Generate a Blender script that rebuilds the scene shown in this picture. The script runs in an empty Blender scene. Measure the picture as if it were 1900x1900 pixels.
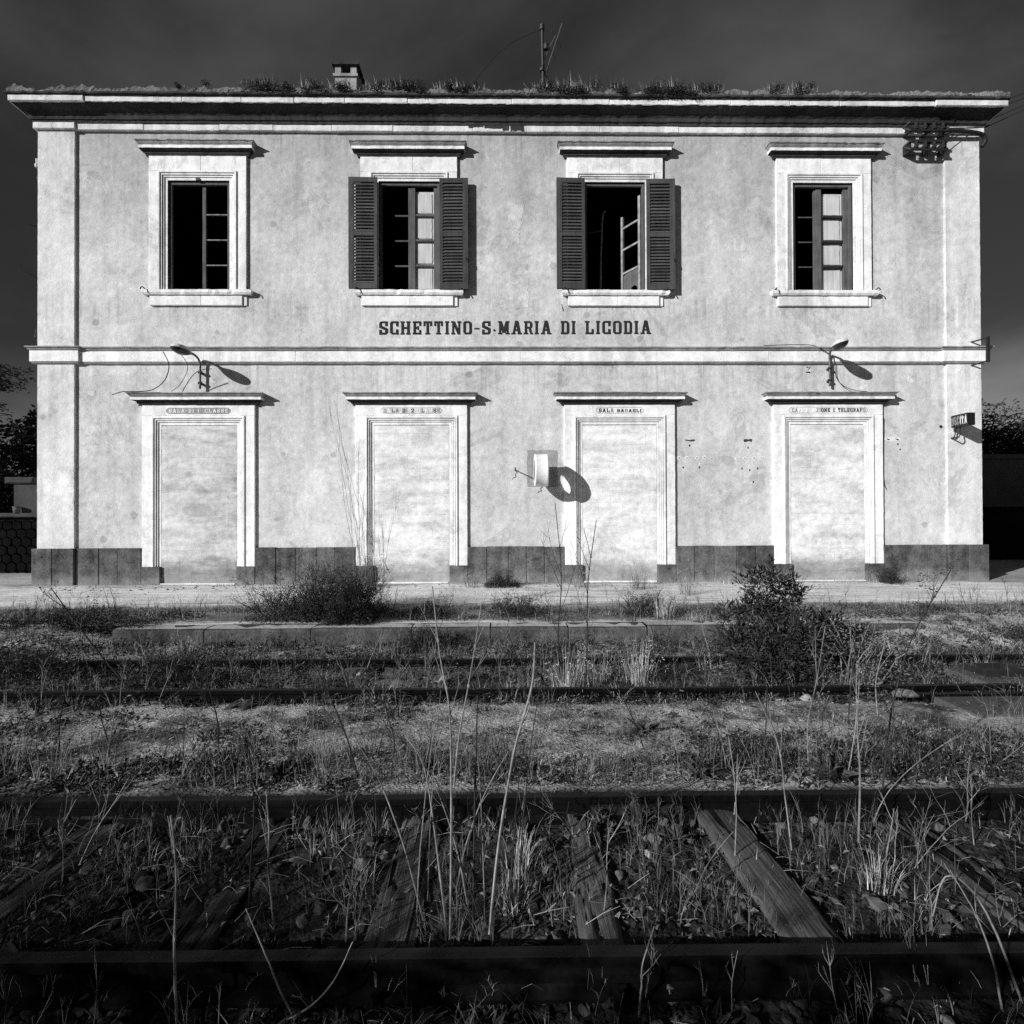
import bpy, math, random
import numpy as np
from mathutils import Vector, Matrix, noise as mnoise

random.seed(7)
RNG = np.random.default_rng(11)
S = bpy.context.scene
COL = S.collection
R = math.radians

# ------------------------------------------------------------------ camera
CZ = 1.377                       # eye height above the rail tops (z = 0)
cam_d = bpy.data.cameras.new('camera')
cam_d.sensor_fit = 'HORIZONTAL'; cam_d.sensor_width = 36.0
cam_d.lens = 36.0 * 1060.0 / 1900.0
cam_d.clip_start = 0.05; cam_d.clip_end = 3000
cam = bpy.data.objects.new('camera', cam_d); COL.objects.link(cam)
yaw, pit, rol = R(.73), R(.40), R(.21)
fw = Vector((math.sin(yaw)*math.cos(pit), math.cos(yaw)*math.cos(pit), math.sin(pit)))
rt = Vector((math.cos(yaw), -math.sin(yaw), 0)); up = rt.cross(fw)
rt, up = rt*math.cos(rol)-up*math.sin(rol), up*math.cos(rol)+rt*math.sin(rol)
cam.matrix_world = Matrix(((rt.x, up.x, -fw.x, 0), (rt.y, up.y, -fw.y, 0), (rt.z, up.z, -fw.z, CZ), (0, 0, 0, 1)))
S.camera = cam

# ------------------------------------------------------------------ sun, sky, exposure
TRAVEL = Vector((1.23, 1.0, -.60)).normalized()      # the way the sunlight travels
SUN_EL = math.asin(-TRAVEL.z)
SUN_AZ = math.atan2(-TRAVEL.x, -TRAVEL.y)            # clockwise from +Y
sun_d = bpy.data.lights.new('sun', 'SUN'); sun_d.energy = 5.0; sun_d.angle = R(.5); sun_d.color = (1, 1, 1)
sun = bpy.data.objects.new('sun', sun_d); COL.objects.link(sun)
sun.rotation_euler = TRAVEL.to_track_quat('-Z', 'Y').to_euler()
sun.location = (-12, -10, 9)

W = bpy.data.worlds.new('World'); S.world = W; W.use_nodes = True
wt = W.node_tree; wt.nodes.clear()
def wn(t, **k):
    n = wt.nodes.new(t)
    for a, b in k.items(): setattr(n, a, b)
    return n
sky = wn('ShaderNodeTexSky', sky_type='NISHITA', sun_disc=False, sun_elevation=SUN_EL, sun_rotation=SUN_AZ, altitude=700, air_density=1.0, dust_density=.15, ozone_density=1.0)
sep = wn('ShaderNodeSeparateColor'); wt.links.new(sky.outputs[0], sep.inputs[0])      # red filter on black-and-white film
tc = wn('ShaderNodeTexCoord'); mp = wn('ShaderNodeMapping'); mp.inputs['Scale'].default_value = (1.0, 1.0, 2.2); mp.inputs['Rotation'].default_value = (R(10), R(40), R(10)); mp.inputs['Location'].default_value = (6, 6, 6)
wt.links.new(tc.outputs['Generated'], mp.inputs[0])
cn = wn('ShaderNodeTexNoise'); cn.inputs['Scale'].default_value = 1.2; cn.inputs['Detail'].default_value = 7; cn.inputs['Roughness'].default_value = .55; cn.inputs['Distortion'].default_value = .3
wt.links.new(mp.outputs[0], cn.inputs['Vector'])
cr = wn('ShaderNodeMapRange', interpolation_type='SMOOTHSTEP'); cr.inputs[1].default_value = .36; cr.inputs[2].default_value = .70; cr.inputs[3].default_value = .5; cr.inputs[4].default_value = 1.9
wt.links.new(cn.outputs['Fac'], cr.inputs[0])
mu = wn('ShaderNodeMath', operation='MULTIPLY'); wt.links.new(sep.outputs[0], mu.inputs[0]); wt.links.new(cr.outputs[0], mu.inputs[1])
# sky dimmed towards the horizon all round, to cut its glow
sz = wn('ShaderNodeSeparateXYZ'); wt.links.new(tc.outputs['Generated'], sz.inputs[0])
hz = wn('ShaderNodeMapRange', interpolation_type='SMOOTHSTEP'); hz.inputs[1].default_value = 0; hz.inputs[2].default_value = .62; hz.inputs[3].default_value = .52; hz.inputs[4].default_value = 1.0
wt.links.new(sz.outputs[2], hz.inputs[0])
mu2 = wn('ShaderNodeMath', operation='MULTIPLY'); wt.links.new(mu.outputs[0], mu2.inputs[0]); wt.links.new(hz.outputs[0], mu2.inputs[1])
bg = wn('ShaderNodeBackground'); bg.inputs['Strength'].default_value = .05
wt.links.new(mu2.outputs[0], bg.inputs['Color'])
wo = wn('ShaderNodeOutputWorld'); wt.links.new(bg.outputs[0], wo.inputs[0])

S.render.engine = 'CYCLES'
S.cycles.use_denoising = False
S.cycles.max_bounces = 6; S.cycles.diffuse_bounces = 3; S.cycles.glossy_bounces = 2; S.cycles.transparent_max_bounces = 4
S.view_settings.view_transform = 'Standard'; S.view_settings.look = 'None'
S.view_settings.exposure = 0.08; S.view_settings.gamma = 1.0; S.view_settings.use_curve_mapping = False

# ------------------------------------------------------------------ materials
class NT:
    def __init__(s, name):
        s.m = bpy.data.materials.new(name); s.m.use_nodes = True; s.t = s.m.node_tree
        s.b = s.t.nodes['Principled BSDF']
        s.pos = s.t.nodes.new('ShaderNodeNewGeometry').outputs['Position']
    def set(s, sock, v):
        if isinstance(v, (int, float)): sock.default_value = v
        elif isinstance(v, tuple): sock.default_value = v
        else: s.t.links.new(v, sock)
    def math(s, op, a, b=0, clamp=False):
        n = s.t.nodes.new('ShaderNodeMath'); n.operation = op; n.use_clamp = clamp
        s.set(n.inputs[0], a); s.set(n.inputs[1], b); return n.outputs[0]
    def scaled(s, sc, off=(0, 0, 0)):
        n = s.t.nodes.new('ShaderNodeMapping'); s.set(n.inputs['Vector'], s.pos)
        n.inputs['Scale'].default_value = sc; n.inputs['Location'].default_value = off; return n.outputs[0]
    def noise(s, sc, det=5, rough=.6, dist=0, off=(0, 0, 0)):
        n = s.t.nodes.new('ShaderNodeTexNoise')
        if isinstance(sc, tuple): s.set(n.inputs['Vector'], s.scaled(sc, off)); n.inputs['Scale'].default_value = 1
        else: s.set(n.inputs['Vector'], s.scaled((1, 1, 1), off)); n.inputs['Scale'].default_value = sc
        n.inputs['Detail'].default_value = det; n.inputs['Roughness'].default_value = rough; n.inputs['Distortion'].default_value = dist
        return n.outputs['Fac']
    def voro(s, sc, feat='F1', off=(0, 0, 0), vec=None, rand=1.0):
        n = s.t.nodes.new('ShaderNodeTexVoronoi'); n.feature = feat
        s.set(n.inputs['Vector'], vec if vec is not None else (s.scaled(sc, off) if isinstance(sc, tuple) else s.scaled((1, 1, 1), off)))
        n.inputs['Scale'].default_value = 1 if isinstance(sc, tuple) else sc; n.inputs['Randomness'].default_value = rand
        return n.outputs[0]
    def ramp(s, v, a, b, lo=0., hi=1.):
        n = s.t.nodes.new('ShaderNodeMapRange'); n.interpolation_type = 'SMOOTHSTEP'; s.set(n.inputs[0], v)
        n.inputs[1].default_value = a; n.inputs[2].default_value = b; n.inputs[3].default_value = lo; n.inputs[4].default_value = hi
        return n.outputs[0]
    def xyz(s):
        n = s.t.nodes.new('ShaderNodeSeparateXYZ'); s.set(n.inputs[0], s.pos); return n.outputs
    def randobj(s): return s.t.nodes.new('ShaderNodeObjectInfo').outputs['Random']
    def finish(s, val, rough=.9, bump=None, bstr=.3, bdist=.01, spec=0., metal=0.):
        c = s.t.nodes.new('ShaderNodeCombineColor')
        for i in range(3): s.set(c.inputs[i], val)
        s.t.links.new(c.outputs[0], s.b.inputs['Base Color'])
        s.b.inputs['Roughness'].default_value = rough; s.b.inputs['Specular IOR Level'].default_value = spec; s.b.inputs['Metallic'].default_value = metal
        if bump is not None:
            n = s.t.nodes.new('ShaderNodeBump'); n.inputs['Strength'].default_value = bstr; n.inputs['Distance'].default_value = bdist
            s.set(n.inputs['Height'], bump); s.t.links.new(n.outputs[0], s.b.inputs['Normal'])
        return s.m

def var(nt, base, terms):
    """base * (1 + sum amp * (noise - .5))"""
    acc = 1.0
    for sc, det, amp in terms:
        acc = nt.math('ADD', acc, nt.math('MULTIPLY', nt.math('SUBTRACT', nt.noise(sc, det), .5), amp*1.75))
    return nt.math('MAXIMUM', nt.math('MULTIPLY', acc, base), base*.15)

def simple(name, base, terms=((4, 5, .6), (40, 3, .4)), rough=.85, bump=None, bstr=.3, bdist=.01, spec=0., metal=0., objvar=0.):
    t = NT(name); v = var(t, base, terms)
    if objvar: v = t.math('MULTIPLY', v, t.math('ADD', 1-objvar/2, t.math('MULTIPLY', t.randobj(), objvar)))
    b = t.noise(bump, 5) if bump else None
    return t.finish(v, rough, b, bstr, bdist, spec, metal)

def plaster(name, base, blotch=.5, streaks=.35, spots=True, top_falloff_stain=None, cracks=.25, bump=.35, white=.0, offs=0):
    t = NT(name)
    v = var(t, base, ((.55, 6, blotch*.75), ((1.9, 1.9, 1.5), 7, blotch*.8), (9, 6, .42), (55, 2, .26), (170, 1, .26), ((5.5, 5.5, .32), 4, streaks)))
    # pale lime-wash remains and darker worn patches, each with its own ragged outline
    pal = t.ramp(t.noise(1.15, 9, .68, .4, (3+offs, 1, 7)), .55, .60)
    v = t.math('MULTIPLY', v, t.math('ADD', 1.0, t.math('MULTIPLY', pal, .10+white)))
    wrn = t.ramp(t.noise(.9, 9, .72, .8, (9, 4+offs, 2)), .575, .60)
    v = t.math('MULTIPLY', v, t.math('SUBTRACT', 1.0, t.math('MULTIPLY', wrn, .17)))
    z = t.xyz()[2]
    if top_falloff_stain:
        run = t.ramp(t.noise((11, 11, .35), 5, .6, .15, (3, 5, 1+offs)), .50, .68)      # rain has run dirt down from the ledges and sills
        bands = t.math('MAXIMUM', t.math('MULTIPLY', t.ramp(z, 3.15, 4.0), t.ramp(z, 4.12, 4.06)), t.math('MAXIMUM', t.math('MULTIPLY', t.ramp(z, 4.55, 5.05), t.ramp(z, 5.30, 5.2)), t.math('MULTIPLY', t.ramp(z, 7.3, 8.15), t.ramp(z, 8.5, 8.3))))
        v = t.math('MULTIPLY', v, t.math('SUBTRACT', 1.0, t.math('MULTIPLY', t.math('MULTIPLY', run, bands), .22)))
        zz = t.math('ADD', z, t.math('MULTIPLY', t.math('SUBTRACT', t.noise((2.2, 2.2, .8), 7, .65), .5), 1.6))
        st = t.ramp(zz, top_falloff_stain[0], top_falloff_stain[1]); v = t.math('MULTIPLY', v, t.math('SUBTRACT', 1.0, t.math('MULTIPLY', st, top_falloff_stain[2])))  # upper wall darkened in its colour: lens falloff together with weather staining
    st2 = t.ramp(t.noise((7.5, 7.5, .22), 5, .6, .2, (2, 2+offs, 5)), .60, .72); v = t.math('MULTIPLY', v, t.math('SUBTRACT', 1.0, t.math('MULTIPLY', st2, .08)))
    sm = t.ramp(t.noise((2.6, 2.6, 2.2), 10, .75, .8, (1, 6, 4+offs)), .56, .66); v = t.math('MULTIPLY', v, t.math('SUBTRACT', 1.0, t.math('MULTIPLY', sm, .14)))
    if spots:
        d = t.voro(1.35, off=(2.3, .4, 5.1)); n = t.math('ADD', d, t.math('MULTIPLY', t.math('SUBTRACT', t.noise(14, 3), .5), .10))
        v = t.math('MULTIPLY', v, t.ramp(n, .075, .095, .72, 1.0))
        d2 = t.voro(3.1, off=(7.3, 1.4, .1)); v = t.math('MULTIPLY', v, t.ramp(d2, .035, .06, .72, 1.0))
    if cracks:
        dn = t.t.nodes.new('ShaderNodeVectorMath'); dn.operation = 'ADD'; t.set(dn.inputs[0], t.scaled((1, 1, 1)))
        nn = t.t.nodes.new('ShaderNodeTexNoise'); nn.inputs['Scale'].default_value = 2.6; nn.inputs['Detail'].default_value = 6; t.set(nn.inputs['Vector'], t.pos)
        sc = t.t.nodes.new('ShaderNodeVectorMath'); sc.operation = 'SCALE'; sc.inputs['Scale'].default_value = .55
        t.set(sc.inputs[0], nn.outputs['Color']); t.set(dn.inputs[1], sc.outputs[0])
        e = t.voro(.62, 'DISTANCE_TO_EDGE', vec=dn.outputs[0])
        keep = t.ramp(t.noise(.8, 3, .5, 0, (5, 5, 5)), .5, .6)
        c = t.math('MULTIPLY', t.ramp(e, .002, .011, 1.0, 0.0), keep)
        v = t.math('MULTIPLY', v, t.math('SUBTRACT', 1.0, t.math('MULTIPLY', c, cracks)))
    h = t.math('ADD', t.math('MULTIPLY', t.noise(6, 6), 1.0), t.math('MULTIPLY', t.noise(48, 3), .35))
    return t.finish(t.math('MINIMUM', v, .9), .95, h, bump, .03, 0)

M = {}
M['plaster'] = plaster('plaster', .57, .46, .26, True, (5.7, 9.2, .42), .07)
M['pilaster'] = plaster('pilaster_plaster', .66, .45, .34, True, (6.6, 9.6, .30), .07, offs=5)
M['trim'] = plaster('trim_stone', .80, .34, .40, False, None, .0, .22)
M['ledge'] = plaster('weathered_ledge_stone', .30, .6, .6, False, None, .0, .35)
M['cornice'] = plaster('cornice_stone', .64, .5, .55, False, None, .3, .3)
M['soffit'] = plaster('shade_and_soot_dark', .05, .9, .6, False, None, .0, .4)  # near-black base puts shade into cornice and hood undersides; also frieze stain, holes
def infill(name, base, grime):
    t = NT(name); v = var(t, base, ((.9, 6, .25), ((1.6, 1.6, 4.5), 8, .42+grime*.7), ((.5, .5, 7.5), 5, .22), (11, 7, .45), (60, 2, .25), (170, 1, .22)))
    z = t.xyz()[2]; zz = t.math('ADD', z, t.math('MULTIPLY', t.math('SUBTRACT', t.noise((2.5, 2.5, 3.5), 7, .65), .5), .75))
    v = t.math('MULTIPLY', v, t.math('SUBTRACT', 1.0, t.ramp(zz, .78, .38, 0, .52)))         # rain-splashed soil at the foot
    xx, yy, z0 = t.xyz(); cb = t.t.nodes.new('ShaderNodeCombineXYZ'); t.set(cb.inputs[0], t.math('ADD', xx, t.math('MULTIPLY', t.noise(3, 4), .05))); t.set(cb.inputs[1], t.math('ADD', z0, t.math('MULTIPLY', t.noise(4, 4), .06)))
    br = t.t.nodes.new('ShaderNodeTexBrick'); t.set(br.inputs['Vector'], cb.outputs[0]); br.inputs['Scale'].default_value = 1; br.inputs['Mortar Size'].default_value = .010; br.inputs['Mortar Smooth'].default_value = .8; br.inputs['Brick Width'].default_value = .42; br.inputs['Row Height'].default_value = .205
    v = t.math('MULTIPLY', v, t.math('SUBTRACT', 1.0, t.math('MULTIPLY', t.math('MULTIPLY', br.outputs['Fac'], t.ramp(t.noise(1.6, 5, .6, 0, (2, 9, 4)), .42, .6)), .20)))   # block joints ghosting through the thin render
    w = t.ramp(t.noise((1.3, 1.3, 3.2), 9, .7, .5, (6, 2, 3)), .5, .6); v = t.math('MULTIPLY', v, t.math('SUBTRACT', 1.0, t.math('MULTIPLY', w, .12+grime*.3)))
    return t.finish(t.math('MINIMUM', v, .9), .95, t.math('ADD', t.noise((4, 4, 9), 8, .65), t.math('MULTIPLY', t.noise(50, 3), .25)), .5, .025, 0)
M['infill'] = infill('infill_render', .76, .08); M['infill_grey'] = infill('grey_infill_render', .58, .35); M['infill_worn'] = infill('worn_infill_render', .72, .20)
M['patch'] = plaster('cement_patch', .34, .4, .3, False, None, .0, .6)

t = NT('lava_stone_plinth')
v = var(t, .095, ((1.1, 5, .8), (5, 8, 1.4), (28, 4, .9), (90, 2, 1.2), ((8, 8, .7), 3, .7)))
v = t.math('MULTIPLY', v, t.math('ADD', .8, t.math('MULTIPLY', t.randobj(), .5)))
sp = t.ramp(t.voro(26), .10, .17, 1, 0); v = t.math('ADD', v, t.math('MULTIPLY', t.math('MULTIPLY', sp, t.ramp(t.noise(3, 3), .5, .62)), .10))
z = t.xyz()[2]; zz = t.math('ADD', z, t.math('MULTIPLY', t.noise(4, 5), .5))
v = t.math('ADD', v, t.ramp(zz, .72, .40, 0, .13))     # splashed dust caked on the foot of the plinth
M['plinth'] = t.finish(v, .9, t.noise(30, 5), .5, .012)

M['lava'] = simple('lava_rubble', .007, ((3, 5, .9), (25, 3, .6)), .95, 18, .6, .02)
M['mortar'] = simple('mortar', .02, ((5, 5, .7),), .95, 30, .4)
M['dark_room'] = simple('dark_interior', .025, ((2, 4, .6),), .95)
M['shutter'] = simple('shutter_paint', .07, ((3, 5, .7), ((30, 30, 2.0), 4, .6), (80, 2, .4)), .75, (40, 40, 3), .25, .004, objvar=.5)
M['frame_wood'] = simple('grey_frame_wood', .11, ((4, 5, .7), ((40, 40, 2.5), 4, .7)), .85, (50, 50, 3), .3, .004)
M['pale_wood'] = simple('pale_panel_wood', .52, ((2, 4, .4), ((34, 34, 1.6), 5, .5)), .8, (40, 40, 2), .25, .004)
M['old_wood'] = simple('peeling_sash_wood', .27, ((9, 6, 1.3), ((30, 30, 2), 4, .6)), .85, 30, .3, .004)
M['iron'] = simple('dark_iron', .018, ((8, 5, .8),), .6, 30, .2, .003, .3)
M['lamp_metal'] = simple('lamp_enamel', .55, ((12, 5, .5),), .5, None)
M['lamp_arm'] = simple('lamp_arm_metal', .085, ((14, 5, .8),), .5, None, spec=.4)
M['lamp_glass'] = simple('lamp_bowl', .02, ((9, 3, .6),), .3, None, spec=.3)
M['clock'] = simple('clock_enamel', .80, ((7, 6, .22), (40, 4, .28)), .55, 20, .1, .004, .3)
M['letter'] = simple('black_letter_paint', .034, ((11, 5, .9), (70, 3, .6)), .85, 40, .2)
M['letter_pale'] = simple('pale_cutout_letter_tone', .26, ((14, 5, 1.1), (70, 3, .6)), .85)
M['letter_white'] = simple('sunlit_cutout_letter_tone', .72, ((20, 5, .5),), .8)
M['sign'] = simple('sign_enamel', .012, ((10, 4, .5),), .45, None, spec=.3)
M['wire'] = simple('wire', .03, ((10, 2, .3),), .6)
M['porcelain'] = simple('porcelain', .5, ((10, 2, .3),), .35, None, spec=.5)

M['rail_top'] = simple('worn_rail_head', .012, ((3, 5, .8), ((.8, 60, 60), 4, .9)), .6, 70, .2, .002, .1)
M['rail_foot'] = simple('dusty_rail_foot', .009, ((5, 5, 1.0), (40, 3, .8)), .9, 50, .3, .004)
t = NT('rail_rust')
v = var(t, .0055, ((3, 5, .9), (45, 3, .9), ((1.2, 40, 40), 3, .5)))
M['rail'] = t.finish(v, .75, t.noise(70, 4), .35, .004, .02)

def sleeper_mat(name, base):
    t = NT(name)
    g = t.noise((26, 1.3, 26), 6, .65, .4); g2 = t.noise((70, 2.2, 70), 4, .6)
    ck = t.ramp(t.noise((17, .55, 17), 5, .55, .6, (4, 2, 1)), .565, .60)
    v = var(t, base, ((3, 5, .5), ((24, 1.2, 24), 6, 1.1), ((70, 2, 70), 4, .6)))
    v = t.math('MULTIPLY', v, t.math('ADD', .6, t.math('MULTIPLY', t.randobj(), .9)))
    v = t.math('MULTIPLY', v, t.math('SUBTRACT', 1.0, t.math('MULTIPLY', ck, .85)))
    h = t.math('SUBTRACT', t.math('ADD', g, t.math('MULTIPLY', g2, .4)), t.math('MULTIPLY', ck, 1.2))
    return t.finish(v, .9, h, .7, .03)
M['sleeper'] = sleeper_mat('sleeper_wood', .062); M['sleeper_pale'] = sleeper_mat('pale_sleeper_wood', .12)

M['stone'] = simple('ballast_stone_rock', .08, ((7, 5, .8), (60, 3, .6)), .92, 30, .5, .012, objvar=1.3)
M['pale_stone'] = simple('pale_limestone_rock', .27, ((6, 5, .7), (50, 3, .5)), .92, 25, .5, .012, objvar=.6)
t = NT('gravel'); v = var(t, .030, ((13, 4, 1.7), (2.2, 4, .8), (80, 3, .6))); M['gravel'] = t.finish(v, .95, t.noise(60, 3), .4, .01)

t = NT('dry_earth')
x, y, z = t.xyz()
v = var(t, .36, ((.8, 6, .9), (3.5, 7, .9), (22, 6, .9), (120, 3, .5)))
grain = t.ramp(t.voro(70), .08, .20, 1, 0); v = t.math('ADD', v, t.math('MULTIPLY', t.math('MULTIPLY', grain, t.noise(2.2, 4)), .08))
dk = t.ramp(t.noise(1.6, 8, .7, .3, (4, 8, 1)), .5, .6); v = t.math('MULTIPLY', v, t.math('SUBTRACT', 1.0, t.math('MULTIPLY', dk, .72)))   # humus and mossy patches
trk = t.math('MAXIMUM', t.ramp(y, 2.94, 2.86), t.math('MULTIPLY', t.math('MULTIPLY', t.ramp(y, 4.40, 4.62), t.ramp(y, 5.95, 5.65)), .7))  # oily cinders in the track beds
v = t.math('MULTIPLY', v, t.math('SUBTRACT', 1.0, t.math('MULTIPLY', trk, .88)))
M['earth'] = t.finish(v, .97, t.math('ADD', t.noise(28, 6), t.math('MULTIPLY', t.voro(60), .4)), .6, .03, 0)

t = NT('platform_paving')
x, y, z = t.xyz()
v = var(t, .60, ((.7, 6, .55), ((.9, 5.5, 1), 7, .75), (12, 5, .35), (90, 2, .35)))
dn = t.math('ADD', y, t.math('MULTIPLY', t.math('SUBTRACT', t.noise((.9, 2.2, 1), 7, .65), .5), 1.1))
dirt = t.math('MULTIPLY', t.ramp(dn, 6.62, 6.85), t.ramp(dn, 8.05, 7.65))          # band of soil that has built up on the paving
v = t.math('MULTIPLY', v, t.math('SUBTRACT', 1.0, t.math('MULTIPLY', dirt, .66)))
foot = t.ramp(dn, 9.75, 10.0); v = t.math('MULTIPLY', v, t.math('SUBTRACT', 1.0, t.math('MULTIPLY', foot, .40)))
ck = t.ramp(t.noise((.55, 7, 1), 6, .6, .4, (1, 3, 2)), .60, .64); v = t.math('MULTIPLY', v, t.math('SUBTRACT', 1.0, t.math('MULTIPLY', ck, .45)))
M['paving'] = t.finish(v, .95, t.noise(9, 7), .6, .03, 0)
M['curb'] = simple('curb_stone', .085, ((.9, 5, .8), (6, 7, 1.4), (60, 3, .8)), .95, 12, .9, .03, objvar=.4)
M['concrete'] = simple('grey_concrete', .09, ((2, 5, .6), (30, 3, .5)), .92, 20, .4, .01)
M['rubble_top'] = simple('roof_edge_mortar', .17, ((2.5, 6, 1.2), (18, 5, 1.0)), .95, 9, 1.0, .06)
M['curb_top'] = simple('worn_curb_top', .42, ((.9, 5, .6), (9, 5, .6), (70, 2, .35)), .92, 14, .5, .02)
M['grey_trim'] = simple('grey_wall_cap', .06, ((3, 5, .8),), .95, 14, .5, .02)

def leafmat(name, base, amp=.8, rough=.65, spec=.0):
    t = NT(name); v = var(t, base, ((5, 3, amp), (37, 2, amp*.9)))
    return t.finish(v, rough, None, spec=spec)
M['straw'] = leafmat('dry_straw', .42, 1.1, .7)
M['straw_dull'] = leafmat('dull_straw', .17, 1.2, .8)
M['stalk'] = leafmat('dry_stalk', .23, 1.0, .75)
M['twig'] = leafmat('dark_twig', .035, .8, .85)
M['leaf'] = leafmat('dark_leaf', .030, 1.2, .45, .25)
M['leaf_mid'] = leafmat('weed_leaf', .06, 1.2, .55, .15)
M['feather'] = leafmat('feathery_foliage', .052, 1.1, .7)
M['tree_leaf'] = leafmat('tree_leaf', .02, .9, .7)
M['bark'] = simple('bark', .03, ((8, 5, .8),), .95, 14, .6, .02)
# ------------------------------------------------------------------ mesh helpers
class MB:
    def __init__(s): s.v = []; s.f = []
    def add(s, vs, fs):
        o = len(s.v); s.v.extend([tuple(p) for p in vs]); s.f.extend([tuple(i+o for i in f) for f in fs]); return s
    def box(s, x0, x1, y0, y1, z0, z1):
        return s.add([(x0,y0,z0),(x1,y0,z0),(x1,y1,z0),(x0,y1,z0),(x0,y0,z1),(x1,y0,z1),(x1,y1,z1),(x0,y1,z1)],
                     [(0,3,2,1),(4,5,6,7),(0,1,5,4),(1,2,6,5),(2,3,7,6),(3,0,4,7)])
    def block(s, u0, u1, v0, v1, o0, o1, c=.008, jit=0., step=.07, chip=.012):
        """stone block on the wall: front face at y=-o1 with worn, chipped arrises"""
        out = []
        def side(a, b):
            n = max(1, int(math.hypot(b[0]-a[0], b[1]-a[1])/step))
            for k in range(n): out.append((a[0]+(b[0]-a[0])*k/n, a[1]+(b[1]-a[1])*k/n))
        side((u0, v0), (u1, v0)); side((u1, v0), (u1, v1)); side((u1, v1), (u0, v1)); side((u0, v1), (u0, v0))
        uc, vc, n = (u0+u1)/2, (v0+v1)/2, len(out); hu, hv = (u1-u0)/2, (v1-v0)/2; A, Mi, Q = [], [], []
        for (u, v) in out:
            e = .0015+jit*.5; A.append((u+random.uniform(-jit, jit)*.3, -o0, v+random.uniform(-jit, jit)*.3))
            Mi.append((u+random.uniform(-e, e), -(o1-c), v+random.uniform(-e, e)))
            d = c*random.uniform(.5, 1.3)+(random.uniform(.3, 1)*chip if random.random() < .12 else 0); d = min(d, hu*.6, hv*.6)
            Q.append((u+(d if u < uc-hu+1e-6 else (-d if u > uc+hu-1e-6 else 0)), -o1, v+(d if v < vc-hv+1e-6 else (-d if v > vc+hv-1e-6 else 0))))
        fs = [tuple(range(2*n, 3*n)), tuple(range(n-1, -1, -1))]
        for i in range(n):
            k = (i+1) % n; fs += [(i, k, n+k, n+i), (n+i, n+k, 2*n+k, 2*n+i)]
        return s.add(A+Mi+Q, fs)
    def prism(s, pts, y0, y1):
        """polygon in (u, v) extruded from y0 to y1 (y1 in front, more negative)"""
        n = len(pts); vs = [(p[0], y0, p[1]) for p in pts]+[(p[0], y1, p[1]) for p in pts]
        fs = [tuple(range(n, 2*n)), tuple(range(n-1, -1, -1))]+[(i, (i+1) % n, n+(i+1) % n, n+i) for i in range(n)]
        return s.add(vs, fs)
    def tube(s, pts, rad, sides=6, cap=True):
        pts = [Vector(p) for p in pts]; n = len(pts)
        if isinstance(rad, (int, float)): rad = [rad]*n
        o = len(s.v); ref = Vector((0, 0, 1))
        d0 = (pts[1]-pts[0]).normalized()
        if abs(d0.z) > .9: ref = Vector((1, 0, 0))
        a = d0.cross(ref).normalized()
        for i, p in enumerate(pts):
            d = (pts[min(i+1, n-1)]-pts[max(i-1, 0)])
            d = d.normalized() if d.length > 1e-9 else d0
            a = (a-d*a.dot(d)); a = a.normalized() if a.length > 1e-6 else d.orthogonal().normalized()
            b = d.cross(a)
            for k in range(sides):
                t = 2*math.pi*k/sides; q = p+(a*math.cos(t)+b*math.sin(t))*rad[i]; s.v.append((q.x, q.y, q.z))
        for i in range(n-1):
            for k in range(sides):
                k2 = (k+1) % sides; s.f.append((o+i*sides+k, o+i*sides+k2, o+(i+1)*sides+k2, o+(i+1)*sides+k))
        if cap:
            s.f.append(tuple(o+k for k in range(sides-1, -1, -1))); s.f.append(tuple(o+(n-1)*sides+k for k in range(sides)))
        return s
    def wrap(s, uc, hw, prof, back=0., n=20, jit=0., close=True):
        """moulding: profile of (out, v) wrapped round three sides of a footprint on the wall"""
        if jit: n = max(n, int((2*hw)/.06))
        o = len(s.v); m = 4+n-1; mo = max(p[0] for p in prof); chips = {i: random.uniform(.2, 1)*jit*5 for i in range(1, n) if random.random() < .10} if jit else {}
        nz = [(random.uniform(-jit, jit), random.uniform(-jit, jit)) for _ in range(n+1)]
        for k, (ou, v) in enumerate(prof):
            row = [(uc-hw-ou, back, v), (uc-hw-ou, -ou, v)]
            for i in range(1, n):
                a, b = nz[i]; w = 1 if ou > .02 else 0; a += chips.get(i, 0)*(1 if ou > .9*mo else .3)*w; b += .25*chips.get(i, 0)*(1 if k > len(prof)/2 else -.3)*-1*w
                row.append((uc-hw-ou+(2*hw+2*ou)*i/n, -ou+a*w, v+b*w))
            row += [(uc+hw+ou, -ou, v), (uc+hw+ou, back, v)]
            s.v.extend(row)
        for k in range(len(prof)-1):
            for i in range(m-1):
                s.f.append((o+k*m+i, o+k*m+i+1, o+(k+1)*m+i+1, o+(k+1)*m+i))
        return s
    def run(s, u0, u1, prof, n=40, jit=0., caps=True):
        """straight moulding along the wall"""
        o = len(s.v); m = n+1
        nz = [(random.uniform(-jit, jit), random.uniform(-jit, jit)) for _ in range(m)]
        for ou, v in prof:
            for i in range(m):
                w = 1 if ou > .02 else 0
                s.v.append((u0+(u1-u0)*i/n, -ou+nz[i][0]*w, v+nz[i][1]*w))
        for k in range(len(prof)-1):
            for i in range(n): s.f.append((o+k*m+i, o+k*m+i+1, o+(k+1)*m+i+1, o+(k+1)*m+i))
        if caps:
            s.f.append(tuple(o+k*m for k in range(len(prof)))); s.f.append(tuple(o+k*m+n for k in range(len(prof)-1, -1, -1)))
        return s
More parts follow.
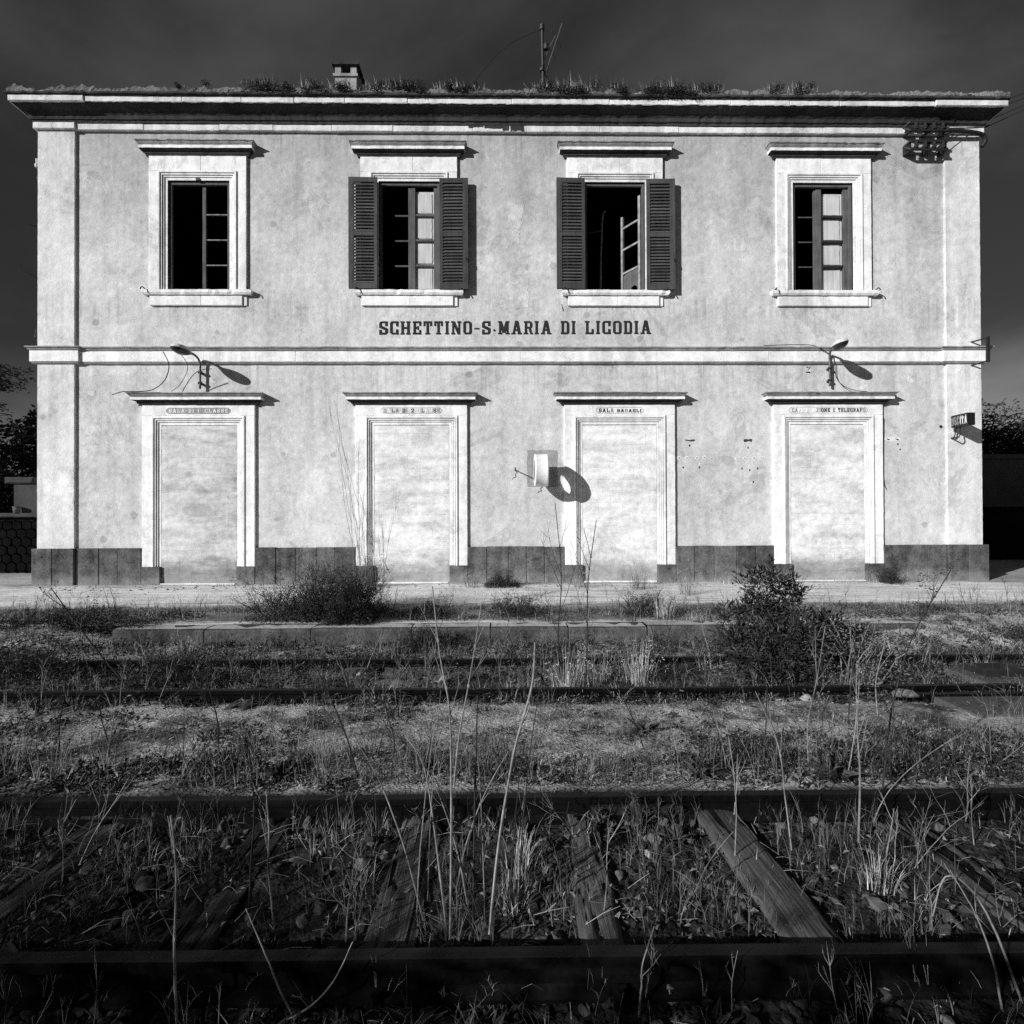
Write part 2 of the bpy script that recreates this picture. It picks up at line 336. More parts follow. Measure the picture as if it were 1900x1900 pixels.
    def arch(s, uc, hw, v0, v1, prof):
        """architrave moulding round left, top and right of an opening; profile of (distance from opening, out)"""
        o = len(s.v); m = 4
        for d, ou in prof:
            s.v += [(uc-hw-d, -ou, v0), (uc-hw-d, -ou, v1+d), (uc+hw+d, -ou, v1+d), (uc+hw+d, -ou, v0)]
        for k in range(len(prof)-1):
            for i in range(3): s.f.append((o+k*m+i, o+(k+1)*m+i, o+(k+1)*m+i+1, o+k*m+i+1))
        s.f.append(tuple(o+k*m for k in range(len(prof)-1, -1, -1))); s.f.append(tuple(o+k*m+3 for k in range(len(prof))))
        return s
    def grid(s, P):
        """P: array rows x cols x 3"""
        o = len(s.v); r, c = P.shape[:2]; s.v.extend(map(tuple, P.reshape(-1, 3).tolist()))
        for i in range(r-1):
            for j in range(c-1): s.f.append((o+i*c+j, o+i*c+j+1, o+(i+1)*c+j+1, o+(i+1)*c+j))
        return s
    def mesh(s, name, mat, smooth=False):
        me = bpy.data.meshes.new(name); me.from_pydata(s.v, [], s.f); me.update()
        if mat is not None: me.materials.append(M[mat] if isinstance(mat, str) else mat)
        if smooth: me.polygons.foreach_set('use_smooth', [True]*len(me.polygons))
        return me
    def build(s, name, mat, parent=None, smooth=False, loc=None, rot=None):
        return obj(name, s.mesh(name, mat, smooth), parent, loc, rot)

def obj(name, me, parent=None, loc=None, rot=None):
    o = bpy.data.objects.new(name, me); COL.objects.link(o)
    if parent is not None: o.parent = parent
    if loc is not None: o.location = loc
    if rot is not None: o.rotation_euler = rot
    return o
def tag(o, label=None, cat=None, group=None, kind=None):
    for k, v in (('label', label), ('category', cat), ('group', group), ('kind', kind)):
        if v: o[k] = v
    if cat and not kind: o['kind'] = 'thing'
    return o
def thing(name, label, cat, loc=(0, 0, 0), rotz=0, group=None):
    o = bpy.data.objects.new(name, None); o.empty_display_size = .1; COL.objects.link(o)
    o.location = loc; o.rotation_euler = (0, 0, rotz); return tag(o, label, cat, group)
def fbm(x, y, z=0., o=4): return mnoise.fractal(Vector((x, y, z)), .6, 2.1, o)
def curve(pts, n=12):
    """Catmull-Rom through points"""
    P = [Vector(p) for p in pts]; P = [P[0]*2-P[1]]+P+[P[-1]*2-P[-2]]; out = []
    for i in range(1, len(P)-2):
        for k in range(n):
            t = k/n; a, b, c, d = P[i-1:i+3]
            out.append(.5*((2*b)+(c-a)*t+(2*a-5*b+4*c-d)*t*t+(3*b-a-3*c+d)*t**3))
    out.append(P[-2]); return out

# ------------------------------------------------------------------ lettering (slab-serif block letters as polygons)
def glyph(ch):
    """list of convex polygons in a cell one unit high; returns (width, polys)"""
    T = .17; w = .60; P = []
    r = lambda x0, y0, x1, y1: P.append([(x0, y0), (x1, y0), (x1, y1), (x0, y1)])
    st = lambda x0, y0, x1, y1, t: P.append([(x0-t/2, y0), (x0+t/2, y0), (x1+t/2, y1), (x1-t/2, y1)])
    sf = lambda xc, y, hw=.15: r(xc-hw, y, xc+hw, y+.11)
    c = .13
    def octo(left=True, right=True):
        r(c, 0, w-c, T*.8); r(c, 1-T*.8, w-c, 1)
        if left: r(0, c, T, 1-c); P.append([(0, c), (c, 0), (c, T*.8), (T, c)]); P.append([(0, 1-c), (T, 1-c), (c, 1-T*.8), (c, 1)])
        if right: r(w-T, c, w, 1-c); P.append([(w-c, 0), (w, c), (w-T, c), (w-c, T*.8)]); P.append([(w-c, 1), (w-c, 1-T*.8), (w-T, 1-c), (w, 1-c)])
    if ch in 'O0': octo()
    elif ch in 'CG':
        octo(True, False); r(w-c, 0, w, T*.8); r(w-c, 1-T*.8, w, 1); r(w-T, .62, w, 1); r(w-T, 0, w, .38 if ch == 'C' else .5)
        if ch == 'G': r(w*.5, .40, w+.04, .5)
    elif ch == 'S':
        r(c, 1-T*.8, w, 1); r(w-T, .64, w, 1); r(0, .60, T, 1-c); P.append([(0, 1-c), (T, 1-c), (c, 1-T*.8), (c, 1)])
        P.append([(0, .60), (0, .52), (w-T, .30), (w, .40), (w, .46), (T, .68)]); P.append([(w-T, .12), (w, c), (w, .46), (w-T, .36)])
        r(0, 0, w-c, T*.8); r(0, 0, T, .36); P.append([(w-c, 0), (w, c), (w-T, c), (w-c, T*.8)])
    elif ch == 'H':
        for x in (.12, w-.06): st(x, 0, x, 1, T); sf(x, 0, .14); sf(x, .89, .14)
        r(.12, .44, w-.06, .56); w = .68
    elif ch == 'E':
        st(.14, 0, .14, 1, T); r(0, 0, w, .13); r(0, .87, w, 1); r(w-.13, 0, w, .34); r(w-.13, .66, w, 1); r(.14, .44, .40, .56); r(.32, .36, .42, .64)
    elif ch == 'F':
        st(.14, 0, .14, 1, T); sf(.14, 0, .17); r(0, .87, w, 1); r(w-.13, .66, w, 1); r(.14, .44, .40, .56); r(.32, .36, .42, .64)
    elif ch == 'T':
        st(w/2, 0, w/2, 1, T); sf(w/2, 0, .17); r(0, .87, w, 1); r(0, .64, .12, 1); r(w-.12, .64, w, 1)
    elif ch == 'I':
        w = .28; st(.14, 0, .14, 1, T); sf(.14, 0, .14); sf(.14, .89, .14)
    elif ch == 'N':
        w = .68; st(.12, 0, .12, 1, .13); st(.56, 0, .56, 1, .13); st(.14, 1, .54, 0, .2); sf(.12, 0, .13); sf(.10, .89, .12); sf(.56, .89, .13)
    elif ch == 'M':
        w = .78; st(.12, 0, .12, 1, .14); st(.66, 0, .66, 1, .14); st(.14, 1, .39, .12, .2); st(.64, 1, .39, .12, .2); sf(.12, 0, .14); sf(.66, 0, .14); sf(.09, .89, .11); sf(.69, .89, .11)
    elif ch == 'A':
        w = .72; st(.14, 0, .33, 1, .15); st(.58, 0, .39, 1, .21); r(.22, .26, .52, .38); sf(.13, 0, .15); sf(.59, 0, .15); r(.27, .9, .45, 1.03)
    elif ch == 'R':
        st(.14, 0, .14, 1, T); sf(.14, 0, .16); r(0, .87, w-c, 1); r(.14, .44, w-c, .56); r(w-T, .60, w, 1-c); P.append([(w-c, 1), (w-c, .87), (w-T, 1-c), (w, 1-c)]); P.append([(w-c, .44), (w, .60), (w-T, .60), (w-c, .56)])
        st(w-.20, .5, w-.06, 0, .17); r(w-.15, 0, w+.05, .10)
    elif ch in 'DB':
        st(.14, 0, .14, 1, T); r(0, .87, w-c, 1); r(0, 0, w-c, .13); r(w-T, c, w, 1-c); P.append([(w-c, 1), (w-c, .87), (w-T, 1-c), (w, 1-c)]); P.append([(w-c, 0), (w, c), (w-T, c), (w-c, .13)])
        if ch == 'B': r(.14, .44, w-.05, .56)
    elif ch == 'P':
        st(.14, 0, .14, 1, T); sf(.14, 0, .17); r(0, .87, w-c, 1); r(.14, .40, w-c, .52); r(w-T, .52, w, .87); 
    elif ch == 'L':
        st(.14, 0, .14, 1, T); sf(.14, .89, .16); r(0, 0, w, .13); r(w-.14, 0, w, .38)
    elif ch == 'U':
        st(.12, .1, .12, 1, T); st(w-.08, .1, w-.08, 1, .14); r(.1, 0, w-.06, .14); sf(.12, .89, .14); sf(w-.08, .89, .13)
    elif ch == 'Z':
        r(0, .87, w, 1); r(0, 0, w, .13); st(.10, .1, w-.10, .9, .2)
    elif ch == '-': w = .40; r(.02, .38, .38, .48)
    elif ch == '.': w = .22; P.append([(.11+.09*math.cos(k*math.pi/4), .30+.09*math.sin(k*math.pi/4)) for k in range(8)])
    elif ch == '1': w = .28; st(.14, 0, .14, 1, T); sf(.14, 0, .14)
    elif ch == '2': r(0, 0, w, .14); st(.1, .1, w-.1, .6, .2); r(w-T, .55, w, .9); r(.1, .86, w-.05, 1); r(0, .66, .14, .9)
    elif ch == "'": w = .18; r(.05, .7, .14, 1.)
    else: w = .36
    return w, P
def text_layout(txt, u0, u1, gap=.2):
    ws = [glyph(c)[0] for c in txt]; tot = sum(ws)+gap*(len(txt)-1); k = (u1-u0)/tot; x = u0; out = []
    for c, w in zip(txt, ws):
        out.append((c, x, k)); x += (w+gap)*k
    return out
def letter_mb(c, u, kx, v0, h, yb, yf):
    mb = MB()
    for i, P in enumerate(glyph(c)[1]):
        mb.prism([(u+p[0]*kx, v0+p[1]*h) for p in P], yb, yf-.0006*(i % 7))
    return mb

# ------------------------------------------------------------------ ground and platform
YW, ZW = 10.1, .207               # wall plane, paving level at the wall
PR = [(-60,-.14),(1.5,-.165),(1.72,-.155),(1.84,-.125),(2.5,-.115),(2.79,-.128),(2.824,-.128),(2.832,-.020),(2.89,-.010),(3.3,-.03),(4.2,-.05),(4.48,-.085),(4.62,-.095),(5.5,-.085),(5.62,-.05),(6.0,-.06),(6.6,-.05),(9,-.02),(400,-.02)]
PRY = [p[0] for p in PR]; PRZ = [p[1] for p in PR]
def zplat(y): return .137+(min(max(y, 6.4), 10.1)-6.4)*.0189
def sst(t): t = min(max(t, 0), 1); return t*t*(3-2*t)
def gz(x, y, fine=True):
    z = float(np.interp(y, PRY, PRZ))
    side = max(sst((x-3.3)/1.2), sst((-4.2-x)/1.1))               # earth ramps either side of the curb
    if y > 5.4 and side > 0:
        z += side*(sst((y-5.6)/1.2)*(zplat(y)+.012-z)) if y < 7.0 else side*max(0, 1-(y-7.0)/.5)*(zplat(y)+.012-z)
    if fine and -16 < x < 18 and .5 < y < 9:
        a = .022 if 2.95 < y < 4.4 else .016
        z += a*fbm(x*1.3, y*1.3, 0, 3)+.010*fbm(x*6, y*6, 3, 3)+.004*mnoise.noise(Vector((x*25, y*25, 7)))
    return z
xs = np.concatenate([[-900, -300, -100, -45, -22], np.linspace(-14, -5.2, 50, endpoint=False), np.linspace(-5.2, 5.6, 300), np.linspace(5.6, 15, 54)[1:], [22, 45, 100, 300, 900]])
ys = np.concatenate([[-60, -20, -5, 0, .8], np.linspace(1.3, 2.80, 56), [2.823, 2.832, 2.86, 2.90, 2.95], np.linspace(3.0, 7.2, 110), [8, 9.5, 12, 20, 40, 90, 250, 900]])
P = np.zeros((len(ys), len(xs), 3))
for i, y in enumerate(ys):
    for j, x in enumerate(xs): P[i, j] = (x, y, gz(x, y))
g = MB().grid(P).build('ground', 'earth', smooth=True); tag(g, kind='structure')

xs = np.concatenate([[-60, -20], np.linspace(-14, 15, 140), [22, 60]]); ys = np.concatenate([np.linspace(6.62, 10.3, 34), [12, 16, 24, 40]])
P = np.zeros((len(ys), len(xs), 3))
for i, y in enumerate(ys):
    for j, x in enumerate(xs): P[i, j] = (x, y, zplat(y)+.009*fbm(x*.9, y*2.5, 2, 4)+(.004*fbm(x*5, y*9, 2, 2)))
g = MB().grid(P).build('platform', 'paving', smooth=True); tag(g, kind='structure')
curb = tag(bpy.data.objects.new('platform_curb', None), 'long low stone curb along the platform edge behind the far track', 'curb'); COL.objects.link(curb); curb.location = (0, 6.4, 0)
x = -4.35
while x < 3.75:
    l = random.uniform(.85, 1.35); zz = zplat(6.5)+random.uniform(-.012, .008)
    mb = MB(); n = 8; Pq = []
    for (yy, z2) in ((.02, -.16), (-.02, -.14), (-.02, zz-.028), (-.004, zz-.006), (.02, zz), (.24, zz+.004), (.26, zz-.05)):
        Pq.append([(x+.006+(l-.012)*i/n, yy+.006*fbm(x+i*.3, yy*9, 1), z2+.006*fbm(x+i*.4, 4, z2*5)) for i in range(n+1)])
    mb.grid(np.array(Pq)); mb.f = [f[::-1] for f in mb.f]; cs_ = mb.build('curb_stone', 'curb', curb); MB().grid(np.array([[(x+.008+(l-.016)*i/n, yy+.004*fbm(x+i*.5, yy*7, 3), zz+.004+.004*fbm(x+i*.4, 2, yy)) for i in range(n+1)] for yy in (.012, .05, .12, .20, .235)])).build('worn_top', 'curb_top', cs_); x += l

# ------------------------------------------------------------------ the station building
B = thing('station_building', 'two-storey pale plastered railway station with walled-up doors and name lettering', 'building', (0, YW, ZW))
UL, UR = -8.145, 8.50
CW = (-5.37, -1.67, 1.975, 5.70); CD = (-5.355, -1.635, 2.037, 5.745)
OV0, OV1, OH = 5.165, 7.10, .54
# front wall with four window openings
ub = [UL]+[c+s*OH for c in CW for s in (-1, 1)]+[UR]; vb = [0, OV0, OV1, 8.35]
mb = MB()
for i in range(len(ub)-1):
    for j in range(3):
        if j == 1 and i % 2 == 1: continue
        mb.add([(ub[i], 0, vb[j]), (ub[i+1], 0, vb[j]), (ub[i+1], 0, vb[j+1]), (ub[i], 0, vb[j+1])], [(0, 1, 2, 3)])
for c in CW:
    a, b, d = c-OH, c+OH, .09
    mb.add([(a,0,OV0),(a,d,OV0),(a,d,OV1),(a,0,OV1)], [(0,1,2,3)]); mb.add([(b,0,OV0),(b,d,OV0),(b,d,OV1),(b,0,OV1)], [(3,2,1,0)])
    mb.add([(a,0,OV0),(b,0,OV0),(b,d,OV0),(a,d,OV0)], [(0,1,2,3)]); mb.add([(a,0,OV1),(b,0,OV1),(b,d,OV1),(a,d,OV1)], [(3,2,1,0)])
mb.build('wall', 'plaster', B)
MB().add([(UL,.001,0),(UL,9,0),(UL,9,8.4),(UL,.001,8.4)], [(3,2,1,0)]).build('side_wall', 'plaster', B)
MB().add([(UR,.001,0),(UR,9,0),(UR,9,8.4),(UR,.001,8.4)], [(0,1,2,3)]).build('side_wall', 'plaster', B)
MB().add([(UL,9,0),(UR,9,0),(UR,9,8.4),(UL,9,8.4)], [(3,2,1,0)]).build('rear_wall', 'plaster', B)
# dark rooms behind the upper windows
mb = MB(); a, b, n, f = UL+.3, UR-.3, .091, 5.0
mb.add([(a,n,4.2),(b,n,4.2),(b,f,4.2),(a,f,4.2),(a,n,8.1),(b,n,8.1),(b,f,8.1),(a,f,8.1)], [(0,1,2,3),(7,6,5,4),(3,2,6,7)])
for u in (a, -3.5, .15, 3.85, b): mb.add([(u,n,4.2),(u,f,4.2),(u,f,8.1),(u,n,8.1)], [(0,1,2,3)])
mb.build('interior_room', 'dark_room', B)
# pilasters
for (u0, u1) in ((UL-.004, -7.505), (7.875, UR+.004)):
    MB().block(u0, u1, .60, 7.965, -.02, .045, .006).build('pilaster', 'pilaster', B)
# plinth of upright lava slabs
def slabs(u0, u1, n, o, top=.63):
    cut = [u0]+sorted(u0+(u1-u0)*(i+random.uniform(-.10, .10))/n for i in range(1, n))+[u1]
    for i in range(n): MB().block(cut[i]+.003, cut[i+1]-.003, -.06, top+random.uniform(-.006, .006), -.02, o+random.uniform(-.004, .006), .007).build('plinth_slab', 'plinth', B)
slabs(UL-.06, -7.48, 2, .10); slabs(-7.475, -6.34, 3, .052); slabs(-4.372, -2.618, 5, .052); slabs(-.652, 1.054, 5, .052); slabs(3.02, 4.762, 5, .052); slabs(6.73, 7.855, 3, .052); slabs(7.86, UR+.07, 2, .10)
# string course: long blocks, a weathered ledge above, a lip below
x = -7.50
while x < 7.86:
    l = min(random.uniform(1.2, 2.3), 7.872-x); l = 7.872-x if 7.872-x-l < .5 else l
    MB().block(x+.001, x+l-.001, 3.888, 4.076, -.01, .058+random.uniform(-.003, .003), .005).build('string_course_block', 'trim', B); x += l
MB().run(-7.504, 7.874, [(0, 3.842), (.036, 3.858), (.052, 3.886)], 90, .003).build('string_course_lip', 'ledge', B)
MB().run(-7.504, 7.874, [(.05, 4.078), (.074, 4.084), (.086, 4.104), (.090, 4.118), (.108, 4.122), (.108, 4.142), (-.01, 4.168)], 120, .004).build('string_course_ledge', 'ledge', B)
for u0, u1 in ((UL, -7.505), (7.875, UR)):
    c, h = (u0+u1)/2, (u1-u0)/2
    MB().wrap(c, h, [(.04, 3.888), (.098, 3.888), (.098, 4.076), (.04, 4.076)], .0, 6).build('string_course_block', 'trim', B)
    MB().wrap(c, h, [(.04, 3.842), (.075, 3.858), (.092, 3.886)], .0, 6).build('string_course_lip', 'ledge', B)
    MB().wrap(c, h, [(.09, 4.078), (.112, 4.084), (.126, 4.104), (.13, 4.118), (.15, 4.122), (.15, 4.142), (.0, 4.17)], .0, 6, .002).build('string_course_ledge', 'ledge', B)
# main cornice
x = -7.50
while x < 7.86:
    l = min(random.uniform(.9, 1.5), 7.872-x); l = 7.872-x if 7.872-x-l < .4 else l
    MB().block(x+.002, x+l-.002, 7.955+random.uniform(-.003, .003), 8.060, -.01, .062+random.uniform(-.006, .005), .006, .004).build('frieze_block', 'cornice', B); x += l
for u0, u1 in ((UL-.05, -7.475), (7.85, UR+.05)): MB().block(u0, u1, 7.957, 8.062, -.01, .098, .006).build('frieze_block', 'cornice', B)
uc, hw = (UL+UR)/2, (UR-UL)/2
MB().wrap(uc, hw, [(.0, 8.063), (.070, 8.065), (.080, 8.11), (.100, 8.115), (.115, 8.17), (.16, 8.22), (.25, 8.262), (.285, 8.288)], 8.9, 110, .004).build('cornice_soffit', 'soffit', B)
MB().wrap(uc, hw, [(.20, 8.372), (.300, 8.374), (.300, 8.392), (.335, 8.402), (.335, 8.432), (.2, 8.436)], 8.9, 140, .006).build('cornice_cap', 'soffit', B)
x = -7.16
while x < 7.50:
    l = min(random.uniform(.85, 1.9), 7.52-x); l = 7.52-x if 7.52-x-l < .4 else l
    MB().block(x+.004, x+l-.004, 8.284, 8.371, .08, .292+random.uniform(-.006, .006), .007, .006).build('fascia_block', 'cornice', B); x += l
for u0, u1 in ((UL-.292, -7.165), (7.525, UR+.292)): MB().block(u0, u1, 8.28, 8.373, .08, .322, .006).build('fascia_block', 'cornice', B)
for s, u in ((-1, UL-.292), (1, UR+.292)):
    MB().box(min(u, u-s*.2), max(u, u-s*.2), -.079, 8.9, 8.281, 8.371).build('fascia_block', 'cornice', B)
# roof with a crumbling mortar edge
us = np.linspace(UL-.33, UR+.33, 700); Pq = []
for k, (ou, v) in enumerate(((.30, 8.425), (.318, 8.45), (.31, 8.50), (.25, 8.545), (.12, 8.57), (-.6, 8.60), (-4, 8.62), (-9.2, 8.58))):
    a = (0, .03, .055, .075, .075, .05, 0, 0)[k]
    Pq.append([(u, -ou+a*.5*fbm(u*2.1, k*.7, 1, 4), v+a*(.8*fbm(u*1.7, k*.4, 5, 5)+.55*fbm(u*8, k*.8, 2, 4)+.25*mnoise.noise(Vector((u*27, k, 3))))) for u in us])
MB().grid(np.array(Pq)).build('roof', 'rubble_top', B)
mb = MB(); ch = []
cx, cy, cw = -2.94, .75, .20
mb.box(cx-cw, cx+cw, cy-cw, cy+cw, 8.4, 9.38)
chim = mb.build('chimney', 'ledge', B)
MB().box(cx-cw-.03, cx+cw+.03, cy-cw-.03, cy+cw+.03, 9.38, 9.43).build('chimney_cap', 'ledge', chim)
for sx in (-1, 1):
    for sy in (-1, 1): MB().box(cx+sx*.145-.055, cx+sx*.145+.055, cy+sy*.145-.055, cy+sy*.145+.055, 9.43, 9.585).build('chimney_pier', 'ledge', chim)
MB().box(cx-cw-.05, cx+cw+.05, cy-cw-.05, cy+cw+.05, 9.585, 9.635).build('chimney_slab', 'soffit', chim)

# ---------------- window surrounds
MOULD = [(0, -.14), (0, .012), (.040, .014), (.042, .002), (.050, .002), (.052, .030), (.070, .031), (.072, .014), (.080, .014), (.082, .048), (.102, .050), (.104, .026), (.112, .026), (.114, .066), (.140, .068), (.146, .040)]
def hood(parent, c, hw, v0, top_out, hgt):
    k = top_out/.16; z = hgt/.225
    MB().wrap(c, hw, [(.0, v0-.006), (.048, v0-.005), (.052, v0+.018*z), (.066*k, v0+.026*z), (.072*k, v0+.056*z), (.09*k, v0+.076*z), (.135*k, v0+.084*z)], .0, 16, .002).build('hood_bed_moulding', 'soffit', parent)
    MB().wrap(c, hw, [(.08*k, v0+.086*z), (.138*k, v0+.086*z), (.140*k, v0+.134*z), (.10*k, v0+.136*z)], .0, 16, .002).build('hood_band', 'trim', parent)
    MB().wrap(c, hw, [(.10*k, v0+.138*z), (.130*k, v0+.140*z), (.134*k, v0+.150*z), (.150*k, v0+.168*z), (.164*k, v0+.190*z), (.168*k, v0+.196*z), (.182*k, v0+.200*z), (.182*k, v0+.216*z), (.0, v0+.235*z)], .0, 20, .003).build('hood_top', 'ledge', parent)
for i, c in enumerate(CW):
    s = MB().arch(c, OH, OV0, OV1, MOULD).build('window_surround', 'trim', B)
    for sgn in (-1, 1):
        a, b = sorted((c+sgn*(OH+.146), c+sgn*.85)); MB().block(a, b, OV0, 7.246, -.01, .046, .005).build('jamb_block', 'trim', s)
    cut = c+random.uniform(-.2, .25)
    MB().block(c-.85, cut-.002, 7.247, 7.515, -.01, .0462, .004).build('lintel_block', 'trim', s)
    MB().block(cut+.002, c+.85, 7.247, 7.515, -.01, .0466, .004).build('lintel_block', 'trim', s)
    hood(s, c, .85, 7.515, .155, .225)
    MB().wrap(c, .86, [(.03, 5.062), (.075, 5.064), (.088, 5.085), (.095, 5.095), (.095, 5.140), (.085, 5.150), (-.16, 5.168)], .0, 14, .003).build('sill', 'trim', s)
    cut = c+random.uniform(-.08, .12)
    MB().block(c-.835, cut-.002, 4.885, 5.062, -.01, .047, .004).build('apron_block', 'trim', s)
    MB().block(cut+.002, c+.775, 4.885, 5.062, -.01, .0475, .004).build('apron_block', 'trim', s)
    MB().block(c+.778, c+.85, 4.885, 5.062, -.01, .022, .003).build('apron_block', 'trim', s)

# ---------------- shutters (two windows), each with its slats
SW, SH = .50, OV1-OV0+.02
fr = MB()
fr.box(0, .055, -.018, .018, 0, SH); fr.box(SW-.092, SW, -.018, .018, 0, SH)
fr.box(.055, SW-.092, -.0165, .0165, 0, .10); fr.box(.055, SW-.092, -.0165, .0165, SH-.085, SH); fr.box(.055, SW-.092, -.0165, .0165, SH*.475, SH*.475+.075)
fr_me = fr.mesh('shutter', 'shutter')
a = R(55); d, th = .034, .004; cs, sn = math.cos(a), math.sin(a)
slat_me = MB().add([(.052, -d*cs, -d*sn-th), (SW-.052, -d*cs, -d*sn-th), (SW-.052, d*cs, d*sn-th), (.052, d*cs, d*sn-th),
                    (.052, -d*cs, -d*sn+th), (SW-.052, -d*cs, -d*sn+th), (SW-.052, d*cs, d*sn+th), (.052, d*cs, d*sn+th)],
                   [(0,3,2,1),(4,5,6,7),(0,1,5,4),(1,2,6,5),(2,3,7,6),(3,0,4,7)]).mesh('slat', 'shutter')
for i in (1, 2):
    for sgn in (-1, 1):
        ang = R(random.uniform(.6, 1.6))
        sh = obj('shutter', fr_me, B, (CW[i]+sgn*(OH+.005), -.090, OV0-.005-(.012 if sgn > 0 else 0)), (0, 0, 0))
        sh.rotation_euler = (0, 0, -ang if sgn > 0 else math.pi+ang)
        for (z0, z1) in ((.10, SH*.475), (SH*.475+.075, SH-.085)):
            n = 15
            for k in range(n):
                s = obj('slat', slat_me, sh, (0, 0, z0+(z1-z0)*(k+.5)/n))
                s.rotation_euler = (random.uniform(-.05, .05)+(0 if sgn > 0 else -2*a), random.uniform(-.004, .004), 0)
        MB().tube([(SW-.03, -.02, .55), (SW-.03, -.04, .53), (SW-.03, -.045, .47)], .007, 5).build('latch', 'iron', sh)

# ---------------- window frames and sashes
def win(c):
    f = MB(); y0, y1 = .025, .075
    f.box(c-OH+.002, c-OH+.052, y0, y1, OV0+.005, OV1-.002); f.box(c+OH-.052, c+OH-.002, y0, y1, OV0+.005, OV1-.002); f.box(c-OH+.052, c+OH-.052, y0+.001, y1, OV1-.055, OV1-.003)
    return f.build('window', 'frame_wood', B)
def bars(parent, u0, u1, mat, y=.09, t=.010, vs=(5.64, 6.09, 6.54), dep=.03):
    for v in vs: MB().box(u0, u1, y-dep/2, y+dep/2, v-t, v+t).build('glazing_bar', mat, parent)
def stile(parent, u0, u1, mat, y=.09, v0=OV0+.01, v1=7.02, dep=.045):
    MB().box(u0, u1, y-dep/2, y+dep/2, v0, v1).build('sash_stile', mat, parent)
w = win(CW[0]); stile(w, CW[0]+.028, CW[0]+.085, 'frame_wood'); bars(w, CW[0]+.085, CW[0]+.488, 'old_wood', t=.008)
MB().box(CW[0]-.04, CW[0]+.03, -.03, .09, OV1-.006, OV1+.03).build('latch_keeper', 'iron', w)
w = win(CW[1]); c = CW[1]; stile(w, c-.03, c+.028, 'frame_wood', .09); stile(w, c+.032, c+.092, 'frame_wood', .085); stile(w, c+.425, c+.488, 'frame_wood', .085); bars(w, c+.092, c+.425, 'frame_wood', .085, .018); bars(w, c-.27, c-.03, 'frame_wood', .11, .013)
def panel(parent, u0, u1, v0, v1, y):
    m = MB().box(u0, u1, y, y+.02, v0, v1); e = .035
    m.block(u0+e, u1-e, v0+e, v1-e, -y, -y+.012, .014)
    m.build('wood_panel', 'pale_wood', parent)
def panels(parent, u0, u1, y):
    vs = (OV0+.02, 5.64, 6.09, 6.54, 6.98)
    for k in range(4): panel(parent, u0, u1, vs[k]+.004, vs[k+1]-.004, y)
panels(w, c+.085, c+.435, .112)
w = win(CW[2]); c = CW[2]
hinge = Vector((c+OH-.06, .09, 0)); an = R(58)      # right sash swung inward, its top broken away
def sw(a, z): return (hinge.x-a*math.cos(an), hinge.y+a*math.sin(an), z)
def plank(parent, name, mat, a0, z0, a1, z1, tw, th):
    P0, P1 = Vector(sw(a0, z0)), Vector(sw(a1, z1)); d = (P1-P0).normalized(); n = Vector((math.sin(an), math.cos(an), 0)); q = d.cross(n).normalized()
    vs = [p+n*s*th/2+q*t_*tw/2 for p in (P0, P1) for s, t_ in ((-1, -1), (1, -1), (1, 1), (-1, 1))]
    MB().add(vs, [(3,2,1,0),(4,5,6,7),(0,1,5,4),(1,2,6,5),(2,3,7,6),(3,0,4,7)]).build(name, mat, parent)
plank(w, 'sash_stile', 'old_wood', .02, OV0+.01, .02, 6.92, .05, .04); plank(w, 'sash_stile', 'old_wood', .46, OV0+.01, .46, 6.72, .045, .04)
for v in (5.66, 6.10, 6.50): plank(w, 'glazing_bar', 'old_wood', .04, v, .44, v, .032, .03)
plank(w, 'sash_rail', 'old_wood', .04, OV0+.03, .44, OV0+.03, .05, .035)
mb = MB(); hole = []; n = 28                       # solid lower pane with a round hole in it
rect = [(.045, 5.19), (.435, 5.19), (.435, 5.65), (.045, 5.65)]
cxh, cvh, rh = .17, 5.27, .085
for k in range(n):
    t_ = 2*math.pi*k/n; dx, dz = math.cos(t_), math.sin(t_)
    kx = ((.435-cxh) if dx > 0 else (.045-cxh))/dx if abs(dx) > 1e-6 else 9; kz = ((5.65-cvh) if dz > 0 else (5.195-cvh))/dz if abs(dz) > 1e-6 else 9
    r2 = min(kx, kz); r1 = min(rh, r2*.97); hole.append((sw(cxh+dx*r1, cvh+dz*r1), sw(cxh+dx*r2, cvh+dz*r2)))
vs = [p for h in hole for p in h]; mb.add(vs, [(2*k, 2*k+1, 2*((k+1) % n)+1, 2*((k+1) % n)) for k in range(n)])
mb.build('wood_panel', 'frame_wood', w)
MB().tube([(c-.17, .62, 4.6), (c-.155, .60, 5.6), (c-.145, .59, 6.1), (c-.12, .58, 6.75), (c-.10, .57, 6.86), (c-.06, .56, 6.88)], [.022, .02, .016, .018, .016, .02], 6).build('leaning_pole', 'old_wood', w)
MB().tube([(c-.34, .75, 6.56), (c-.12, .58, 6.53)], .010, 5).build('cross_stick', 'old_wood', w)
w = win(CW[3]); c = CW[3]; stile(w, c-.115, c-.08, 'frame_wood', .105); stile(w, c-.082, c+.005, 'frame_wood', .085); stile(w, c+.41, c+.487, 'frame_wood', .085); bars(w, c+.005, c+.41, 'twig', .09, .022); bars(w, c-.40, c-.115, 'frame_wood', .12, .008); panels(w, c+.0, c+.42, .135)

